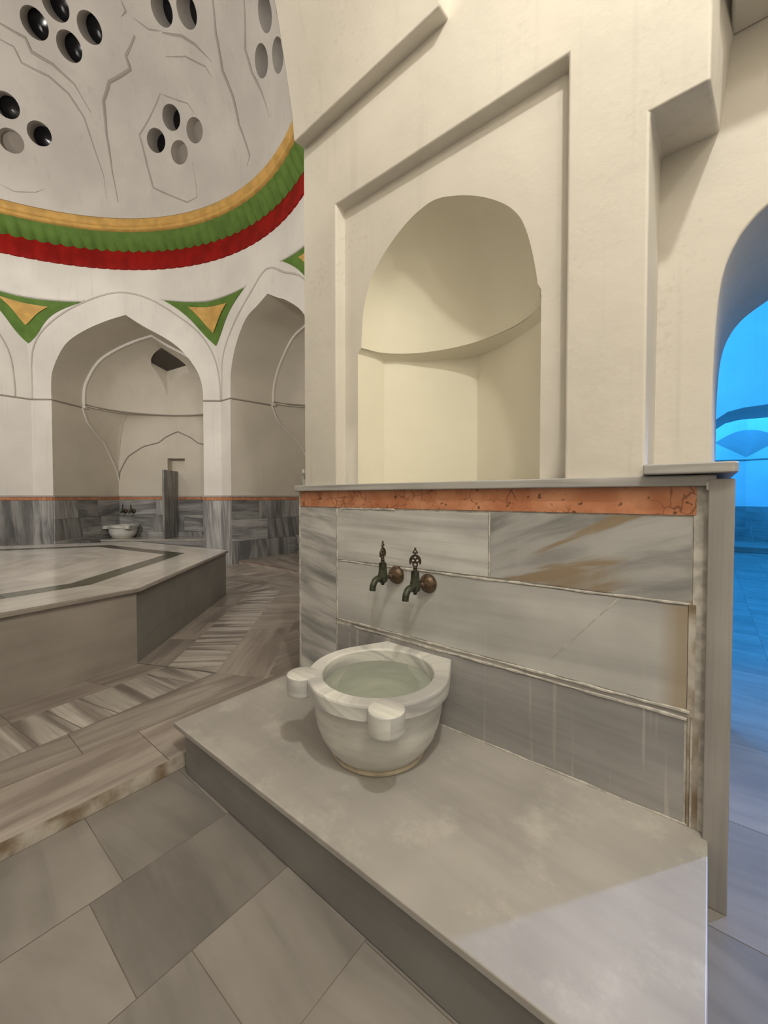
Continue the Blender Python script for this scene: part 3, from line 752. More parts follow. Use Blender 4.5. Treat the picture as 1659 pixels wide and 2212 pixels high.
# wall over the bay arch, hall side
g = G()
g.face([(-2.06, 1.846, 1.36), (-2.03, 1.80, 1.36), (-2.03, 1.80, 5.6), (-2.06, 1.846, 5.6)], 'plaster_hall')
g.face([(-2.04, 1.9, 5.0), (-2.04, -1.7, 5.0), (-1.6, -1.7, 5.62), (-1.6, 1.9, 5.62)], 'plaster_hall')
g.box(-2.06, -2.03, -1.66, -1.50, .07, 5.6, 'plaster_hall')
struct(g.build('wall_hall_east'))

# ---- marble dado round the hall
def dado(name, paths, z0, seed):
    g = G(); rr = random.Random(seed)
    for pts in paths:
        for (p, q_) in zip(pts[:-1], pts[1:]):
            L = math.dist(p, q_); e = ((q_[0] - p[0]) / L, (q_[1] - p[1]) / L); n = (e[1], -e[0])   # room lies to the right of the path
            def xf(v, p=p, e=e, n=n): return Vector((p[0] + e[0] * v.x + n[0] * v.y, p[1] + e[1] * v.x + n[1] * v.y, v.z))
            zc = [z0, lerp(z0, 1.28, .36), lerp(z0, 1.28, .70), 1.28] if L > .55 else [z0, 1.28]
            for a, b in zip(zc[:-1], zc[1:]):
                x = 0
                while x < L - .02:
                    wd = min(rr.uniform(.5, 1.1), L - x)
                    if L - x - wd < .15: wd = L - x
                    g.box(x + .002, x + wd - .002, -.05, .018, a + .002, b - .002, 'wainscot', rr.uniform(-.35, .12), rr.choice([0.05, .1, -.08, 1.4, 1.5]) if L > .55 else 1.5, (rr.uniform(0, 30), rr.uniform(0, 30)), xf)
                    x += wd
            g.box(0, L, -.05, .019, 1.283, 1.345, 'orange', 0, None, (0, 0), xf)
            g.box(-.01, L + .01, -.05, .03, 1.345, 1.375, 'shelf', 0, None, (0, 0), xf)
    return struct(g.build(name))
def fp(f, a, d): v = f.P(a, d, 0); return (v.x, v.y)
dado('baseboard_northwest', [[fp(FNW, 0, 0), fp(FNW, .372, 0), fp(FNW, .372, 2.0), fp(FNW, 3.192, 2.0), fp(FNW, 3.192, 0), fp(FNW, FNW.L, 0)]], .07, 5)
dado('baseboard_hall_north', [[fp(FN, 0, 0), fp(FN, .341, 0), fp(FN, .341, 2.0), fp(FN, 2.751, 2.0), fp(FN, 2.751, 0), fp(FN, FN.L, 0)]], .07, 8)
lw_ = FW.L / 2
dado('baseboard_west', [[fp(FW, 0, 0), fp(FW, lw_ - 1.495, 0), fp(FW, lw_ - 1.495, 2.0), fp(FW, lw_ + 1.495, 2.0), fp(FW, lw_ + 1.495, 0), fp(FW, FW.L, 0)]], .07, 12)
dado('baseboard_northeast', [[fp(FNE, 0, 0), fp(FNE, FNE.L, 0)]], .07, 14)
dado('baseboard_south', [[fp(FSE, 0, 0), fp(FSE, FSE.L, 0)], [fp(FS, 0, 0), fp(FS, FS.L, 0)], [fp(FSW, 0, 0), fp(FSW, FSW.L, 0)]], .07, 15)

# ---- hall floor
PLT = [(-3.395, 1.19), (-4.87, 2.76), (-6.98, 2.395), (-8.0, .55)]; PC = (-5.6, 0.0)
PLT = PLT + [(2 * PC[0] - x, 2 * PC[1] - y) for x, y in PLT]
def offset(poly, d):
    n = len(poly); out = []
    for i in range(n):
        p, c, q_ = poly[i - 1], poly[i], poly[(i + 1) % n]
        e1 = Vector((c[0] - p[0], c[1] - p[1])).normalized(); e2 = Vector((q_[0] - c[0], q_[1] - c[1])).normalized()
        n1 = Vector((e1.y, -e1.x)); n2 = Vector((e2.y, -e2.x)); b = (n1 + n2).normalized(); k = d / b.dot(n1)
        out.append((c[0] + b.x * k, c[1] + b.y * k))
    return out
g = G(); ZF = .07
g.box(-13, -2.02, -7.5, 8.5, .02, ZF - .003, 'grout')
g.face([(-2.0195, -1.52, 0), (-2.0195, 1.9, 0), (-2.0195, 1.9, .07), (-2.0195, -1.52, .07)], 'mortar_dirty')
xs = [-2.018, -2.40, -2.755]; x = -2.755
while x > -12.5: x -= rnd.choice([.42, .5, .38]); xs.append(x)
for x1, x0 in zip(xs[:-1], xs[1:]):
    y = -7.2 + rnd.uniform(0, .6)
    while y < 6.3:
        l = rnd.uniform(.7, 1.3)
        if not (x0 < -12.4): tile(x0, x1, y, y + l, ZF, 'hall_floor', PI / 2 + rnd.uniform(-.1, .1), rnd.uniform(-.12, .10))
        y += l
def quad2(a, b, c, d, z, mat, rot, tone): g.face([(*p, z) for p in (a, b, c, d)], mat, rotuv([a, b, c, d], rot, rof()), tone)
def lp2(a, b, t): return (lerp(a[0], b[0], t), lerp(a[1], b[1], t))
o1 = offset(PLT, .26); o2 = offset(PLT, .655); o3 = offset(PLT, 1.05)
for i in range(8):
    j = (i + 1) % 8; a = math.atan2(PLT[j][1] - PLT[i][1], PLT[j][0] - PLT[i][0])
    L = math.dist(PLT[i], PLT[j])
    g.face([(*p, ZF + .0008) for p in (o2[i], o2[j], PLT[j], PLT[i])], 'grout')
    cuts_ = [0.003]
    while cuts_[-1] < .997: cuts_.append(min(.997, cuts_[-1] + rnd.uniform(.35, .7) / L))
    for t0, t1 in zip(cuts_[:-1], cuts_[1:]):
        quad2(lp2(PLT[i], PLT[j], t0 + .001), lp2(PLT[i], PLT[j], t1 - .001), lp2(o1[i], o1[j], t1 - .001), lp2(o1[i], o1[j], t0 + .001), ZF + .0014, 'hall_floor', -a, rnd.uniform(-.15, .1))
    cuts_ = [0.003]
    while cuts_[-1] < .997: cuts_.append(min(.997, cuts_[-1] + rnd.uniform(.14, .40) / L))
    for t0, t1 in zip(cuts_[:-1], cuts_[1:]):
        quad2(lp2(o1[i], o1[j], t0 + .0012), lp2(o1[i], o1[j], t1 - .0012), lp2(o2[i], o2[j], t1 - .0012), lp2(o2[i], o2[j], t0 + .0012), ZF + .0014, 'border', -a + PI / 2, rnd.uniform(-.15, .15))
    if i in (0, 1):
        cuts_ = [0.0]
        while cuts_[-1] < 1: cuts_.append(min(1, cuts_[-1] + rnd.uniform(.6, 1.1) / L))
        for t0, t1 in zip(cuts_[:-1], cuts_[1:]):
            quad2(lp2(o2[i], o2[j], t0 + .001), lp2(o2[i], o2[j], t1 - .001), lp2(o3[i], o3[j], t1 - .001), lp2(o3[i], o3[j], t0 + .001), ZF + .0010, 'hall_floor', -a + rnd.choice([0, PI / 2]), rnd.uniform(-.12, .1))
struct(g.build('floor_hall'))

# ---- dome
g = G(); RD, ZD, HD = 3.95, 6.37, 3.5
def dm(az, el, r=0.0):
    a, e = math.radians(az), math.radians(el)
    return Vector((CX + (RD + r) * math.cos(e) * math.cos(a), CY + (RD + r) * math.cos(e) * math.sin(a), ZD + (HD + r) * math.sin(e)))
TH = .55
prof = [(RD * math.cos(math.radians(e)), HD * math.sin(math.radians(e))) for e in [0, 3, 6, 9, 12, 15, 18, 21, 24, 27, 30, 34, 38, 42, 46, 50, 55, 60, 66, 72, 78, 84, 88, 89.9]]
pout = [((RD + TH) * math.cos(math.radians(e)), (HD + TH) * math.sin(math.radians(e))) for e in [89.9, 80, 70, 60, 50, 40, 30, 20, 10, 0]]
g.lathe(prof + pout + [prof[0]], 'plaster_dome', (CX, CY, ZD), 96)
dome = g.build('ceiling_dome', recalc=True); struct(dome)
holes = []
for az in (154.5, 112.9, 73.0, 33.0, -7, -47, -87, -127, -167):
    lo = [(0, 22.9), (-6.1, 18.7), (6.1, 19.0), (0, 15.3)]
    for k, (da, e) in enumerate(lo): holes.append((az + da, e, .172, 'lower', az, k))
for az in (136.4, 96.6, 56.0, 16, -24, -64, -104, -144, 176):
    for k, (da, e) in enumerate([(.2, 43.7), (-7.6, 40.5), (7.5, 40.0), (-.1, 37.2)]): holes.append((az + da, e, .178, 'upper', az, k))
c = G()
SEEN = lambda h: (h[3] == 'lower' and h[4] in (154.5, 112.9, 73.0)) or (h[3] == 'upper' and h[4] in (136.4, 96.6))
for az, el, r, *_ in holes:
    p = dm(az, el); d = (p - Vector((CX, CY, ZD - .6))).normalized(); qt = d.to_track_quat('Z', 'Y')
    c.lathe([(0.0001, -.5), (r, -.5), (r, .9), (0.0001, .9)], 'plaster_dome', p, 28, lambda v, qt=qt: qt @ v, False)
cut = c.build('cutter', recalc=True)
apply_bool(dome, cut)
pos = ['topmost', 'right-hand', 'left-hand', 'bottom']
cn = {('lower', 154.5): 'leftmost low dome cluster', ('lower', 112.9): 'dome cluster in the incised hexagon', ('lower', 73.0): 'dome cluster beside the white arch',
      ('upper', 136.4): 'large upper left dome cluster', ('upper', 96.6): 'cluster at the photo\'s top edge'}
for az, el, r, lv, ca_, k in holes:
    if not SEEN((az, el, r, lv, ca_, k)): continue
    p = dm(az, el); d = (p - Vector((CX, CY, ZD - .6))).normalized(); qt = d.to_track_quat('Z', 'Y')
    plug = (lv, ca_, k) in (('lower', 112.9, 1), ('lower', 112.9, 3), ('lower', 154.5, 3), ('lower', 73.0, 1), ('lower', 154.5, 9))
    g = G(); z = .16 if plug else .27
    mt = 'groove' if plug else 'black_glass'
    g.lathe([(0.0001, -.03 if not plug else 0), (r * .5, -.022 if not plug else 0), (r * .99, 0), (r * .99, .03), (0.0001, .03)], mt, Vector((0, 0, 0)), 28, lambda v, qt=qt: qt @ v, True)
    o = g.build('skylight', recalc=True); o.location = p + d * z
    tag(o, ('round plastered-over' if plug else 'round dark glass') + ' light hole, %s of the %s' % (pos[k], cn[(lv, ca_)]), 'skylight', 'round light holes in the dome')
# incised outlines in the dome plaster
g = G()
DL = [[(116.0, 38.3), (120.9, 35.5), (120.8, 33.3), (128.0, 31.4), (131.1, 27.7), (132.3, 21.2), (132.5, 12.3), (131.8, 4.5)],
 [(152.5, 38.1), (147.2, 37.0), (146.6, 34.9), (142.0, 33.5), (137.7, 30.5), (135.2, 25.3)],
 [(153.3, 35.3), (150.5, 34.8), (149.5, 32.3), (143.7, 31.1), (139.8, 28.5), (137.2, 24.2), (136.2, 18.0), (134.8, 11.2), (134.7, 5.1)],
 [(114.2, 27.9), (123.4, 20.7), (122.9, 13.6), (122.1, 8.1), (112.4, 2.7), (109.3, 3.3), (109.5, 12.3)],
 [(114.2, 27.9), (106.8, 24.3), (105.0, 21.0)],
 [(87.1, 34.7), (90.4, 30.9), (92.6, 25.3), (91.8, 19.6), (92.1, 14.1), (90.1, 5.9), (91.5, 4.3)],
 [(77.8, 28.9), (83.2, 24.0), (83.4, 19.8), (81.9, 14.9), (80.8, 9.0)],
 [(107.0, 37.1), (101.4, 34.9), (98.2, 32.3), (95.0, 28.0)],
 [(157.3, 3.8), (154.8, 2.9), (150.6, 4.0), (146.8, 6.8)],
 [(115.9, 43.8), (115.8, 42.1), (118.1, 41.5)], [(114.4, 41.0), (110.9, 38.5), (106.3, 37.1)],
 [(108.7, 33.5), (102.6, 31.8), (97.6, 28.2), (96.2, 24.7)]]
wid = [.030, .026, .019, .019, .012, .030, .026, .022, .013, .016, .014, .014]
for l, r in zip(DL, wid):
    out = []
    for (a0, e0), (a1, e1) in zip(l[:-1], l[1:]):
        for k in range(5): out.append(dm(lerp(a0, a1, k / 5), lerp(e0, e1, k / 5), 0.004))
    out.append(dm(*l[-1], 0.004)); n = len(out)
    g.tube(out, [r * (.4 + .6 * math.sin(PI * min(1, max(0.02, i / n * 1.0 + .1)))) for i in range(n)], 'groove_dome', 6)
struct(g.build('trim_dome'))
# ring cornice: pleated red and green bands, plain gold moulding
corn = thing('cornice', 'ring cornice under the dome, banded in gold, pleated green and pleated red', 'moulding', (CX, CY, ZR))
def ringband(name, prof, mat, pleat, ns, lo=0, hi=0):
    g = G(); n = 140 * 6
    def fn(u, v):
        k = v * ns; i = min(int(k), len(prof) - 2); t = k - i
        r = lerp(prof[i][0], prof[i + 1][0], t); z = lerp(prof[i][1], prof[i + 1][1], t)
        s = abs(math.sin(u * 140 * PI)); w_ = math.sin(PI * min(1, max(0, v * .92 + .04))) ** .5
        z += (1 - s) * (lo * (1 - v) + hi * v)
        return (r - pleat * s * w_) * math.cos(2 * PI * u), (r - pleat * s * w_) * math.sin(2 * PI * u), z - ZR
    g.grid(fn, n, ns, mat, True, 0, None, True)
    return g.build(name, corn, merge=False)
ringband('red_band', [(4.16, 5.555), (4.145, 5.56), (4.14, 5.60), (4.16, 5.75), (4.17, 5.90)], 'red', .026, 4, 0, .045)
ringband('green_band', [(4.165, 5.885), (4.13, 5.93), (4.07, 6.03), (3.995, 6.15)], 'green', .030, 3, .045, 0)
ringband('gold_band', [(4.03, 6.15), (3.965, 6.15), (3.94, 6.165), (3.935, 6.21), (3.955, 6.235), (3.94, 6.25), (3.925, 6.29), (3.93, 6.345), (3.96, 6.375), (4.0, 6.38)], 'gold', 0, 9)
# triangular ornaments between the arches
def orn(az, label, k=1.0, bw=.20):
    o = thing('wall_ornament', label, 'ornament', (0, 0, 0), 'painted triangles between the arches')
    def rho(th):
        d = (math.cos(th), math.sin(th)); best = 99
        V = [A_, A, B, Cc, D, D_, C_, B_, A_]
        for p, q_ in zip(V[:-1], V[1:]):
            ex, ey = q_[0] - p[0], q_[1] - p[1]; den = d[0] * ey - d[1] * ex
            if abs(den) < 1e-9: continue
            wx, wy = p[0] - CX, p[1] - CY; t = (wx * ey - wy * ex) / den; s = (wx * d[1] - wy * d[0]) / den
            if t > 0 and -.001 <= s <= 1.001: best = min(best, t)
        return best
    def P(daz, z, off):
        th = math.radians(az + daz); r0 = rho(th); b = blend(CX + r0 * math.cos(th), CY + r0 * math.sin(th), z)
        return Vector((b.x - off * math.cos(th), b.y - off * math.sin(th), z))
    def patch(name, tl, tr, bt, off, mat, sag, par, thick=0.0):
        g = G(); n = 14
        def fn(u, v):   # v: 0 top .. 1 apex
            top_a = lerp(tl[0], tr[0], u); top_z = lerp(tl[1], tr[1], u) - sag * math.sin(PI * u)
            bow = 1 - bw * math.sin(PI * v) * (1 if thick == 0 else .5)
            a = lerp(top_a, bt[0], v); mid = bt[0]
            a = mid + (a - mid) * bow
            return P(a, lerp(top_z, bt[1], v), off)
        g.grid(fn, 24, n, mat, True)
        return g.build(name, par)
    patch('green_field', (-12.6 * k, 4.93), (12.3 * k, 5.0), (0, 4.17), .010, 'green', .06, o)
    kg = k * (1 if bw < .3 else .84)
    patch('gold_panel', (-6.2 * kg, 4.79), (5.6 * kg, 4.85), (0, 4.38 if bw < .3 else 4.46), .028, 'gold', .01, o, 1)
    g = G(); g.tube([P(lerp(-13.2 * k, 13 * k, i / 20), lerp(4.96, 5.03, i / 20) - .06 * math.sin(PI * i / 20), .004) for i in range(21)], .022, 'plaster_hall', 8)
    g.build('upper_border', o)
orn(155.1 - .3, 'green triangle with gold centre on the left pier of the large pointed arch', .97, .34)
orn(110.35 - .4, 'green triangle with gold centre on the pier between the two far alcoves')
orn(70.6, 'green triangle mostly hidden behind the edge of the basin wall')

# ------------------------------------------------------------------ heated stone platform in the hall
pl = thing('heated_platform', 'large many-sided marble platform with a dark inlaid band in the domed hall', 'platform', (PC[0], PC[1], ZF))
def loc_(o): o.location = (-PC[0], -PC[1], -ZF); return o
ZP = .652
for i in range(8):
    j = (i + 1) % 8; a, b = PLT[i], PLT[j]; g = G()
    ins_ = offset(PLT, -.12); c_, d_ = ins_[j], ins_[i]
    g.prism([a, b, c_, d_], ZF, ZP - .03, 'platform_shaded' if i == 0 else 'platform', 0, 0, rof())
    loc_(g.build('side_panel', pl))
g = G(); oo = offset(PLT, .028); g.prism(oo, ZP - .032, ZP, 'platform', 0, .2, (3, 7)); loc_(g.build('top_slab', pl, bevel=.008))
g = G(); i1 = offset(PLT, .02); i2 = offset(PLT, -.42)
for i in range(8):
    j = (i + 1) % 8; a = math.atan2(PLT[j][1] - PLT[i][1], PLT[j][0] - PLT[i][0])
    quad2(i1[i], i1[j], i2[j], i2[i], ZP + .001, 'platform_top', -a, rnd.uniform(-.06, .06))
loc_(g.build('rim_paving', pl))
g = G(); i3 = offset(PLT, -.61)
for i in range(8):
    j = (i + 1) % 8; a = math.atan2(PLT[j][1] - PLT[i][1], PLT[j][0] - PLT[i][0]); n = 3
    for k in range(n): quad2(lp2(i2[i], i2[j], k / n), lp2(i2[i], i2[j], (k + 1) / n - .003), lp2(i3[i], i3[j], (k + 1) / n - .003), lp2(i3[i], i3[j], k / n), ZP + .0015, 'dark_inlay', -a, rnd.uniform(-.2, .9))
loc_(g.build('dark_inlay', pl))
g = G(); i4 = offset(PLT, -1.2)
for i in range(8):
    j = (i + 1) % 8; a = math.atan2(PLT[j][1] - PLT[i][1], PLT[j][0] - PLT[i][0])
    quad2(i3[i], i3[j], i4[j], i4[i], ZP + .001, 'platform_top', -a + rnd.uniform(-.3, .3), rnd.uniform(-.1, .05))
g.face([(*p, ZP + .001) for p in i4], 'platform_top', rotuv(i4, .5, (0, 0)), -.05)
loc_(g.build('centre_paving', pl))

# ------------------------------------------------------------------ washing bench and basin in the foreground
ZBt = .22
bn = thing('washing_bench', 'low marble bench slab along the wall under the foreground basin', 'bench', (-1.0, 1.3, 0))
def at(o, l): o.location = Vector(o.location) - Vector(l); return o
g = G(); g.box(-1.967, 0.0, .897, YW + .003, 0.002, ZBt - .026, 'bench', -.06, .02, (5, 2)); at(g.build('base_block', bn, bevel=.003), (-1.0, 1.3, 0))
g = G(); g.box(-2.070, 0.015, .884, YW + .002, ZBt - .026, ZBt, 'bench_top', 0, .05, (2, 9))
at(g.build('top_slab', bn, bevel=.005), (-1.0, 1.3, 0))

BC = Vector((-1.152, 1.386, ZBt))
def make_basin(label, group=None):
    b = thing('washbasin', label, 'basin', BC, group)
    g = G()
    pr = [(.001, .016), (.200, .016), (.207, .022), (.232, .05), (.256, .09), (.274, .14), (.284, .19), (.289, .235), (.291, .262), (.296, .268), (.296, .285), (.252, .285), (.249, .24), (.238, .18), (.212, .12), (.15, .08), (.001, .07)]
    g.lathe(pr, 'basin', (0, 0, 0), 64, None, True, .9)
    g.build('bowl', b, recalc=True)
    g = G(); g.lathe([(.001, 0), (.205, 0), (.211, .004), (.211, .012), (.203, .018), (.001, .018)], 'basin_foot', (0, 0, 0), 48); g.build('foot', b, recalc=True)
    # rim: round opening inside, round front and straight shoulders to the wall outside
    g = G(); n = 96; ri = .249; ro = .318
    W2 = .197; yb = YW - BC.y - .003
    # angles of tangency to back corners
    dist = math.hypot(W2, yb); tang = math.atan2(yb, W2) - math.acos(min(1, ro / dist))
    def outp(t):
        a = 2 * PI * t - PI / 2; ca_, sa = math.cos(a), math.sin(a)
        al = math.atan2(sa, ca_)
        if al < -PI / 2: al2 = -PI - al if True else al
        x_ang = math.atan2(sa, abs(ca_))
        if x_ang <= tang: return ro * ca_, ro * sa
        # on straight shoulder or on the back edge
        tx, ty = ro * math.cos(tang), ro * math.sin(tang); s = 1 if ca_ >= 0 else -1; c_ = abs(ca_)
        # ray (c_,sa)*k with back edge y = yb
        kb = yb / sa
        if kb * c_ <= W2: return s * kb * c_, yb
        dx, dy = W2 - tx, yb - ty
        k = (tx * dy - ty * dx) / (c_ * dy - sa * dx)
        return s * k * c_, k * sa
    ang = [i / n for i in range(n)]
    # include exact back corners
    th = math.atan2(yb, W2); t1 = (th + PI / 2) / (2 * PI); t2 = (PI - th + PI / 2) / (2 * PI)
    for tt in (t1, t2):
        k = min(range(n), key=lambda i: abs(ang[i] - tt)); ang[k] = tt
    zt, zb = .347, .283
    prof_ = [(0, zb, 'i'), (0, zt - .008, 'i'), (.004, zt - .002, 'i'), (.010, zt, 'i'), (-.010, zt, 'o'), (-.003, zt - .003, 'o'), (0, zt - .010, 'o'), (0, zb + .004, 'o'), (-.004, zb, 'o'), (0, zb, 'i')]
    def fr_(u, v):
        k = int(round(v * (len(prof_) - 1))); off, z, w_ = prof_[k]; t = ang[int(round(u * n)) % n]; a = 2 * PI * t - PI / 2
        if w_ == 'i': return ((ri + off) * math.cos(a), (ri + off) * math.sin(a), z)
        x, y = outp(t); l = math.hypot(x, y); f_ = (l + off) / l; return (x * f_, y * f_, z)
    g.grid(fr_, n, len(prof_) - 1, 'basin', False, 0, lambda u, v: (math.cos(2 * PI * u) * .3 + 4, math.sin(2 * PI * u) * .3 + (prof_[int(round(v * (len(prof_) - 1)))][1]) * 2), True)
    g.build('rim', b, recalc=True)
    for s in (-1, 1):
        g = G(); cx, cy = s * .238, -.238
        pr = [(.001, zb - .020), (.065, zb - .020), (.069, zb - .016), (.070, zb - .010), (.070, zt - .005), (.0685, zt - .001), (.066, zt + .0006), (.001, zt + .0006)]
        g.lathe(pr, 'basin', (cx, cy, 0), 36, None, True, 0); 
        g.build('lug', b, recalc=True)
    return b
basin = make_basin('veined white marble basin with two round lugs, full of water, on the near bench', 'marble wash basins')
g = G(); n = 64; zw = ZBt + .287
g.lathe([(.001, -.19), (.15, -.185), (.20, -.15), (.228, -.10), (.240, -.05), (.2475, 0), (.001, 0)], 'water', (BC.x, BC.y, zw), 64)
wt = g.build('basin_water', recalc=True); tag(wt, 'still greenish water filling the near marble basin', 'water', None, 'stuff')

# ------------------------------------------------------------------ taps
def make_tap(label, group, ang, big=True):
    t = thing('tap', label, 'tap', (0, 0, 0), group)
    toY = lambda p: Vector((p.x, -p.z, p.y))      # lathe axis -> -Y
    g = G(); g.lathe([(.0475, 0), (.049, .004), (.047, .012), (.040, .024), (.028, .034), (.014, .040), (.001, .042)], 'flange', (0, 0, 0), 32, toY); g.build('wall_flange', t, recalc=True)
    g = G(); g.tube([(0, -.035, 0), (0, -.075, .0), (0, -.105, .004)], [.011, .011, .014], 'flange', 14); g.sphere((0, -.058, 0), .0145, 'flange', 14, 8); g.build('neck', t)
    g = G(); g.lathe([(.001, -.046), (.008, -.046), (.010, -.036), (.016, -.034), (.024, -.026), (.0255, -.012), (.024, .01), (.0225, .018), (.022, .022), (.019, .062), (.0195, .066), (.0165, .068), (.001, .069)], 'verdigris', (0, -.12, .012), 24); g.build('body', t, recalc=True)
    g = G(); pts = catmull([(0, -.125, .004), (0, -.155, .004), (0, -.180, -.004), (0, -.196, -.026), (0, -.200, -.050)], 5)
    n = len(pts); g.tube(pts, [lerp(.017, .0155, i / n) for i in range(n)], 'verdigris', 16); g.build('spout', t)
    # openwork key handle on its stem
    h = G(); c_, s_ = math.cos(ang), math.sin(ang)
    def X(a, z, d=0): return (a * c_ - d * s_, -.12 + a * s_ + d * c_, .08 + z)
    h.lathe([(.001, 0), (.012, 0), (.012, .006), (.009, .010), (.010, .018), (.007, .022), (.001, .022)], 'bronze', (0, -.12, .078), 16)
    def ringt(a, z, r, k=1.0, tr=.0042): h.tube([X(a + r * k * math.cos(q_), z + r * math.sin(q_)) for q_ in [2 * PI * i / 18 for i in range(18)]], tr, 'bronze', 6, True)
    ringt(0, .030, .010); ringt(-.010, .050, .0095); ringt(.010, .050, .0095); ringt(0, .064, .0095)
    for s in (-1, 1): h.tube(catmull([X(s * .002, .076), X(s * .016, .068), X(s * .024, .055), X(s * .0245, .038), X(s * .021, .032)], 4), .0042, 'bronze', 6)
    h.tube([X(-.011, .086), X(0, .105), X(.011, .086)], .0038, 'bronze', 6); h.tube([X(-.011, .086), X(.011, .086)], .0035, 'bronze', 6); h.tube([X(0, .072), X(0, .090)], .004, 'bronze', 6)
    h.sphere(X(0, .107), .005, 'bronze', 10, 6)
    h.build('handle', t)
    return t
t1 = make_tap('aged bronze tap with its openwork key turned edge-on, farther from the door', 'bronze wall taps', 1.72)
t1.location = (-1.288, YW, .934)
t2 = make_tap('aged bronze tap with its openwork key seen flat, nearer the door', 'bronze wall taps', .62)
t2.location = (-1.088, YW, .915)

# small bottle on the shelf at the pier's end
bo = thing('glass_bottle', 'small clear bottle with white cap on the shelf at the pier end', 'bottle', (-2.112, 1.765, 1.424))
g = G(); g.lathe([(.001, 0), (.017, 0), (.018, .004), (.018, .062), (.014, .074), (.008, .080), (.008, .088), (.001, .088)], 'glass', (0, 0, 0), 20); g.build('glass_body', bo, recalc=True)
g = G(); g.lathe([(.001, .086), (.0125, .086), (.0125, .110), (.001, .111)], 'white_cap', (0, 0, 0), 20); g.build('cap', bo, recalc=True)

# ------------------------------------------------------------------ far alcove furnishings
def stone_bench(f, a0, a1, d0, d1, z0, z1, label):
    o = thing('alcove_bench', label, 'bench', f.P((a0 + a1) / 2, (d0 + d1) / 2, z0), 'benches in the far alcoves')
    c = f.P((a0 + a1) / 2, (d0 + d1) / 2, z0)
    def xf(v): return f.P(v.x, v.y, v.z)
    g = G(); g.box(a0 + .015, a1 - .015, d0 + .015, d1 - .02, z0, z1 - .035, 'wainscot', -.25, .1, rof(), xf); at(g.build('base_block', o), c)
    g = G(); g.box(a0, a1, d0, d1 - .02, z1 - .035, z1, 'platform_top', -.15, .1, rof(), xf); at(g.build('top_slab', o, bevel=.006), c)
    return o
stone_bench(FNW, .40, 3.16, 1.25, 2.0, .072, .40, 'marble bench along the back of the alcove with the far basin')
stone_bench(FN, .365, 2.72, 1.50, 1.98, .142, .52, 'dark marble bench along the back of the alcove half hidden by the basin wall')
g = G(); g.box(FN.p[0] + .345, FN.p[0] + 2.74, FN.p[1] + .14, FN.p[1] + 1.995, .0705, .140, 'hall_floor', .02, .3, rof())
g.tube([(FN.p[0] + .345, FN.p[1] + .138, .137), (FN.p[0] + 2.74, FN.p[1] + .138, .137)], .006, 'rust', 6)
struct(g.build('floor_alcove'))
g = G()
def xf(v): return FNW.P(v.x, v.y, v.z)
g.box(1.73, 1.775, 1.33, 1.975, .402, 1.955, 'wainscot', -.25, 1.5, (3, 1), xf)
ps = g.build('partition_slab', bevel=.004); tag(ps, 'tall upright grey marble slab dividing the back of the far alcove', 'partition')
b2 = copy_tree(basin); ang_ = math.atan2(FNW.e[1], FNW.e[0])
b2.location = FNW.P(.66, 2.0 - .34, .401); b2.rotation_euler = (0, 0, ang_); b2.scale = (1.0, 1.0, .85)
b2['label'] = 'small distant marble basin with lugs on the bench of the far alcove'
for k, (s, lb) in enumerate(((.54, 'dark tap above the far basin, nearer the alcove corner'), (.73, 'dark tap above the far basin, nearer the upright slab'))):
    tt = copy_tree(t1); tt.location = FNW.P(s, 2.0 - .02, 1.0); tt.rotation_euler = (0, 0, ang_); tt['label'] = lb; tt['group'] = 'taps over the far basin'

# ------------------------------------------------------------------ blue-lit hall beyond the door
g = G()
YH = 9.0
ba = [(-.30, 1.3), (-.28, 2.0), (-.10, 2.45), (0.098, 2.69), (.236, 2.79), (.435, 2.835), (.731, 2.85), (1.0, 2.83), (1.25, 2.74), (1.5, 2.45), (1.62, 2.0), (1.64, 1.3)]
ba = [(-.30, 0)] + ba + [(1.64, 0)]
n = len(ba); bp_ = [Vector((x, 0, z)) for x, z in ba]
bo_ = [Vector((-3, 0, 0)), Vector((-3, 0, 1.5)), Vector((-3, 0, 3)), Vector((-3, 0, 5)), Vector((-2, 0, 6.5)), Vector((-.8, 0, 6.5)), Vector((0, 0, 6.5)), Vector((1, 0, 6.5)), Vector((2.5, 0, 6.5)), Vector((4, 0, 6.5)), Vector((7, 0, 6.5)), Vector((7, 0, 3)), Vector((7, 0, 1.5)), Vector((7, 0, 0))]
for i in range(n - 1):
    a, b, c, d = bo_[i], bp_[i], bp_[i + 1], bo_[i + 1]
    g.face([(a.x, YH, a.z), (b.x, YH, b.z), (c.x, YH, c.z), (d.x, YH, d.z)], 'blue_plaster')
    g.face([(b.x, YH, b.z), (c.x, YH, c.z), (c.x, YH + 1.4, c.z), (b.x, YH + 1.4, b.z)], 'blue_plaster', smooth=True)
struct(g.build('wall_blue_hall'))
g = G()
g.face([(-3, YB + TD, 0), (-3, YH, 0), (-3, YH, 6.5), (-3, YB + TD, 6.5)], 'blue_plaster')
g.face([(7, YB + TD, 0), (7, YH, 0), (7, YH, 6.5), (7, YB + TD, 6.5)], 'blue_plaster')
g.face([(-3, YB + TD, 6.5), (7, YB + TD, 6.5), (7, YH, 6.5), (-3, YH, 6.5)], 'blue_plaster')
for x0, x1, z0 in ((-3, 0.03, 1.45), (1.67, 7, 1.45), (0.03, 1.67, 2.76), (-3, .02, 0), (1.68, 7, 0)):
    z1 = 6.5 if z0 > 1 else 1.45
    g.face([(x0, YB + TD + .01, z0), (x1, YB + TD + .01, z0), (x1, YB + TD + .01, z1), (x0, YB + TD + .01, z1)], 'blue_plaster')
struct(g.build('wall_blue_sides'))
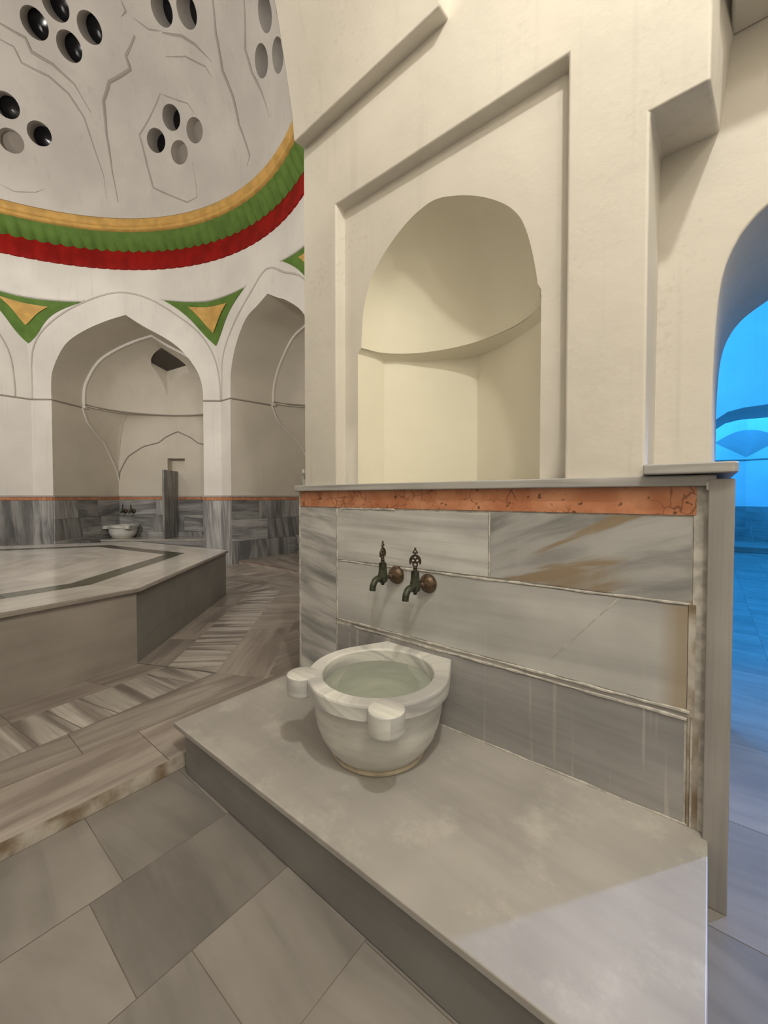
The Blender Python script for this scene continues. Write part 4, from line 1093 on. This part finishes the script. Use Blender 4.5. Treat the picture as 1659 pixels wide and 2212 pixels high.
# recess beyond: two walls meeting in a corner, with a squinch, on a raised step
g = G(); YF = 14.5; cxr = .78; YK = 14.9
L_ = (-2.2, 13.6); R_ = (3.8, 13.6); K_ = (cxr * YK / 14.5, YK)
for p, q_ in ((L_, K_), (K_, R_)):
    g.face([(*p, .14), (*q_, .14), (*q_, 6), (*p, 6)], 'blue_plaster')
g.face([(-2.2, YH + 1.4, 0), (*L_, 0), (*L_, 6), (-2.2, YH + 1.4, 6)], 'blue_plaster')
g.face([(3.8, YH + 1.4, 0), (*R_, 0), (*R_, 6), (3.8, YH + 1.4, 6)], 'blue_plaster')
g.face([(-2.2, YH + 1.4, 6), (3.8, YH + 1.4, 6), (*R_, 6), (*K_, 6), (*L_, 6)], 'blue_plaster')
for x0, x1, z0, z1 in ((-2.2, -.3, 0, 6), (1.64, 3.8, 0, 6), (-.3, 1.64, 2.84, 6)):
    g.face([(x0, YH + 1.42, z0), (x1, YH + 1.42, z0), (x1, YH + 1.42, z1), (x0, YH + 1.42, z1)], 'blue_plaster')
# squinch across the corner
def sq(u, v):
    x = lerp(.12, 1.45, u); top = 2.86 + .26 * math.sin(PI * min(1, max(0, u))) ; apex = Vector((K_[0] + .0, K_[1] - .02, 2.45))
    yw = lerp(L_[1], K_[1], (x - L_[0]) / (K_[0] - L_[0])) if x < K_[0] else lerp(K_[1], R_[1], (x - K_[0]) / (R_[0] - K_[0]))
    t = Vector((x, yw - .02 - .5 * math.sin(PI * u), top)); return t.lerp(apex, v)
g.grid(sq, 16, 8, 'blue_plaster', True)
for p, q_ in ((L_, K_), (K_, R_)): g.tube([(p[0], p[1] - .005, 2.36), (q_[0], q_[1] - .01, 2.36)], .02, 'groove', 6)
struct(g.build('wall_blue_recess'))
g = G()
for p, q_ in ((L_, K_), (K_, R_)):
    d = ((q_[0] - p[0]), (q_[1] - p[1])); L = math.hypot(*d); e = (d[0] / L, d[1] / L); nn = (e[1], -e[0])
    def xf(v, p=p, e=e, nn=nn): return Vector((p[0] + e[0] * v.x + nn[0] * v.y, p[1] + e[1] * v.x + nn[1] * v.y, v.z))
    g.box(0, L, -.02, .03, .14, 1.085, 'slab_low', -.2, .05, rof(), xf)
struct(g.build('baseboard_blue_recess'))
g = G(); g.prism([(-2.2, 13.0), (3.8, 13.0), R_, K_, L_], .001, .145, 'floor', .15, 0, (4, 4)); struct(g.build('floor_blue_step', bevel=.01))
g = G()
g.face([(-3, YB + TD, -.004), (-2.02, YB + TD, -.004), (-2.02, YH + 1.5, -.004), (-3, YH + 1.5, -.004)], 'floor')
g.face([(2.62, YB + TD, -.004), (7, YB + TD, -.004), (7, 15, -.004), (2.62, 15, -.004)], 'floor')
struct(g.build('floor_blue'))
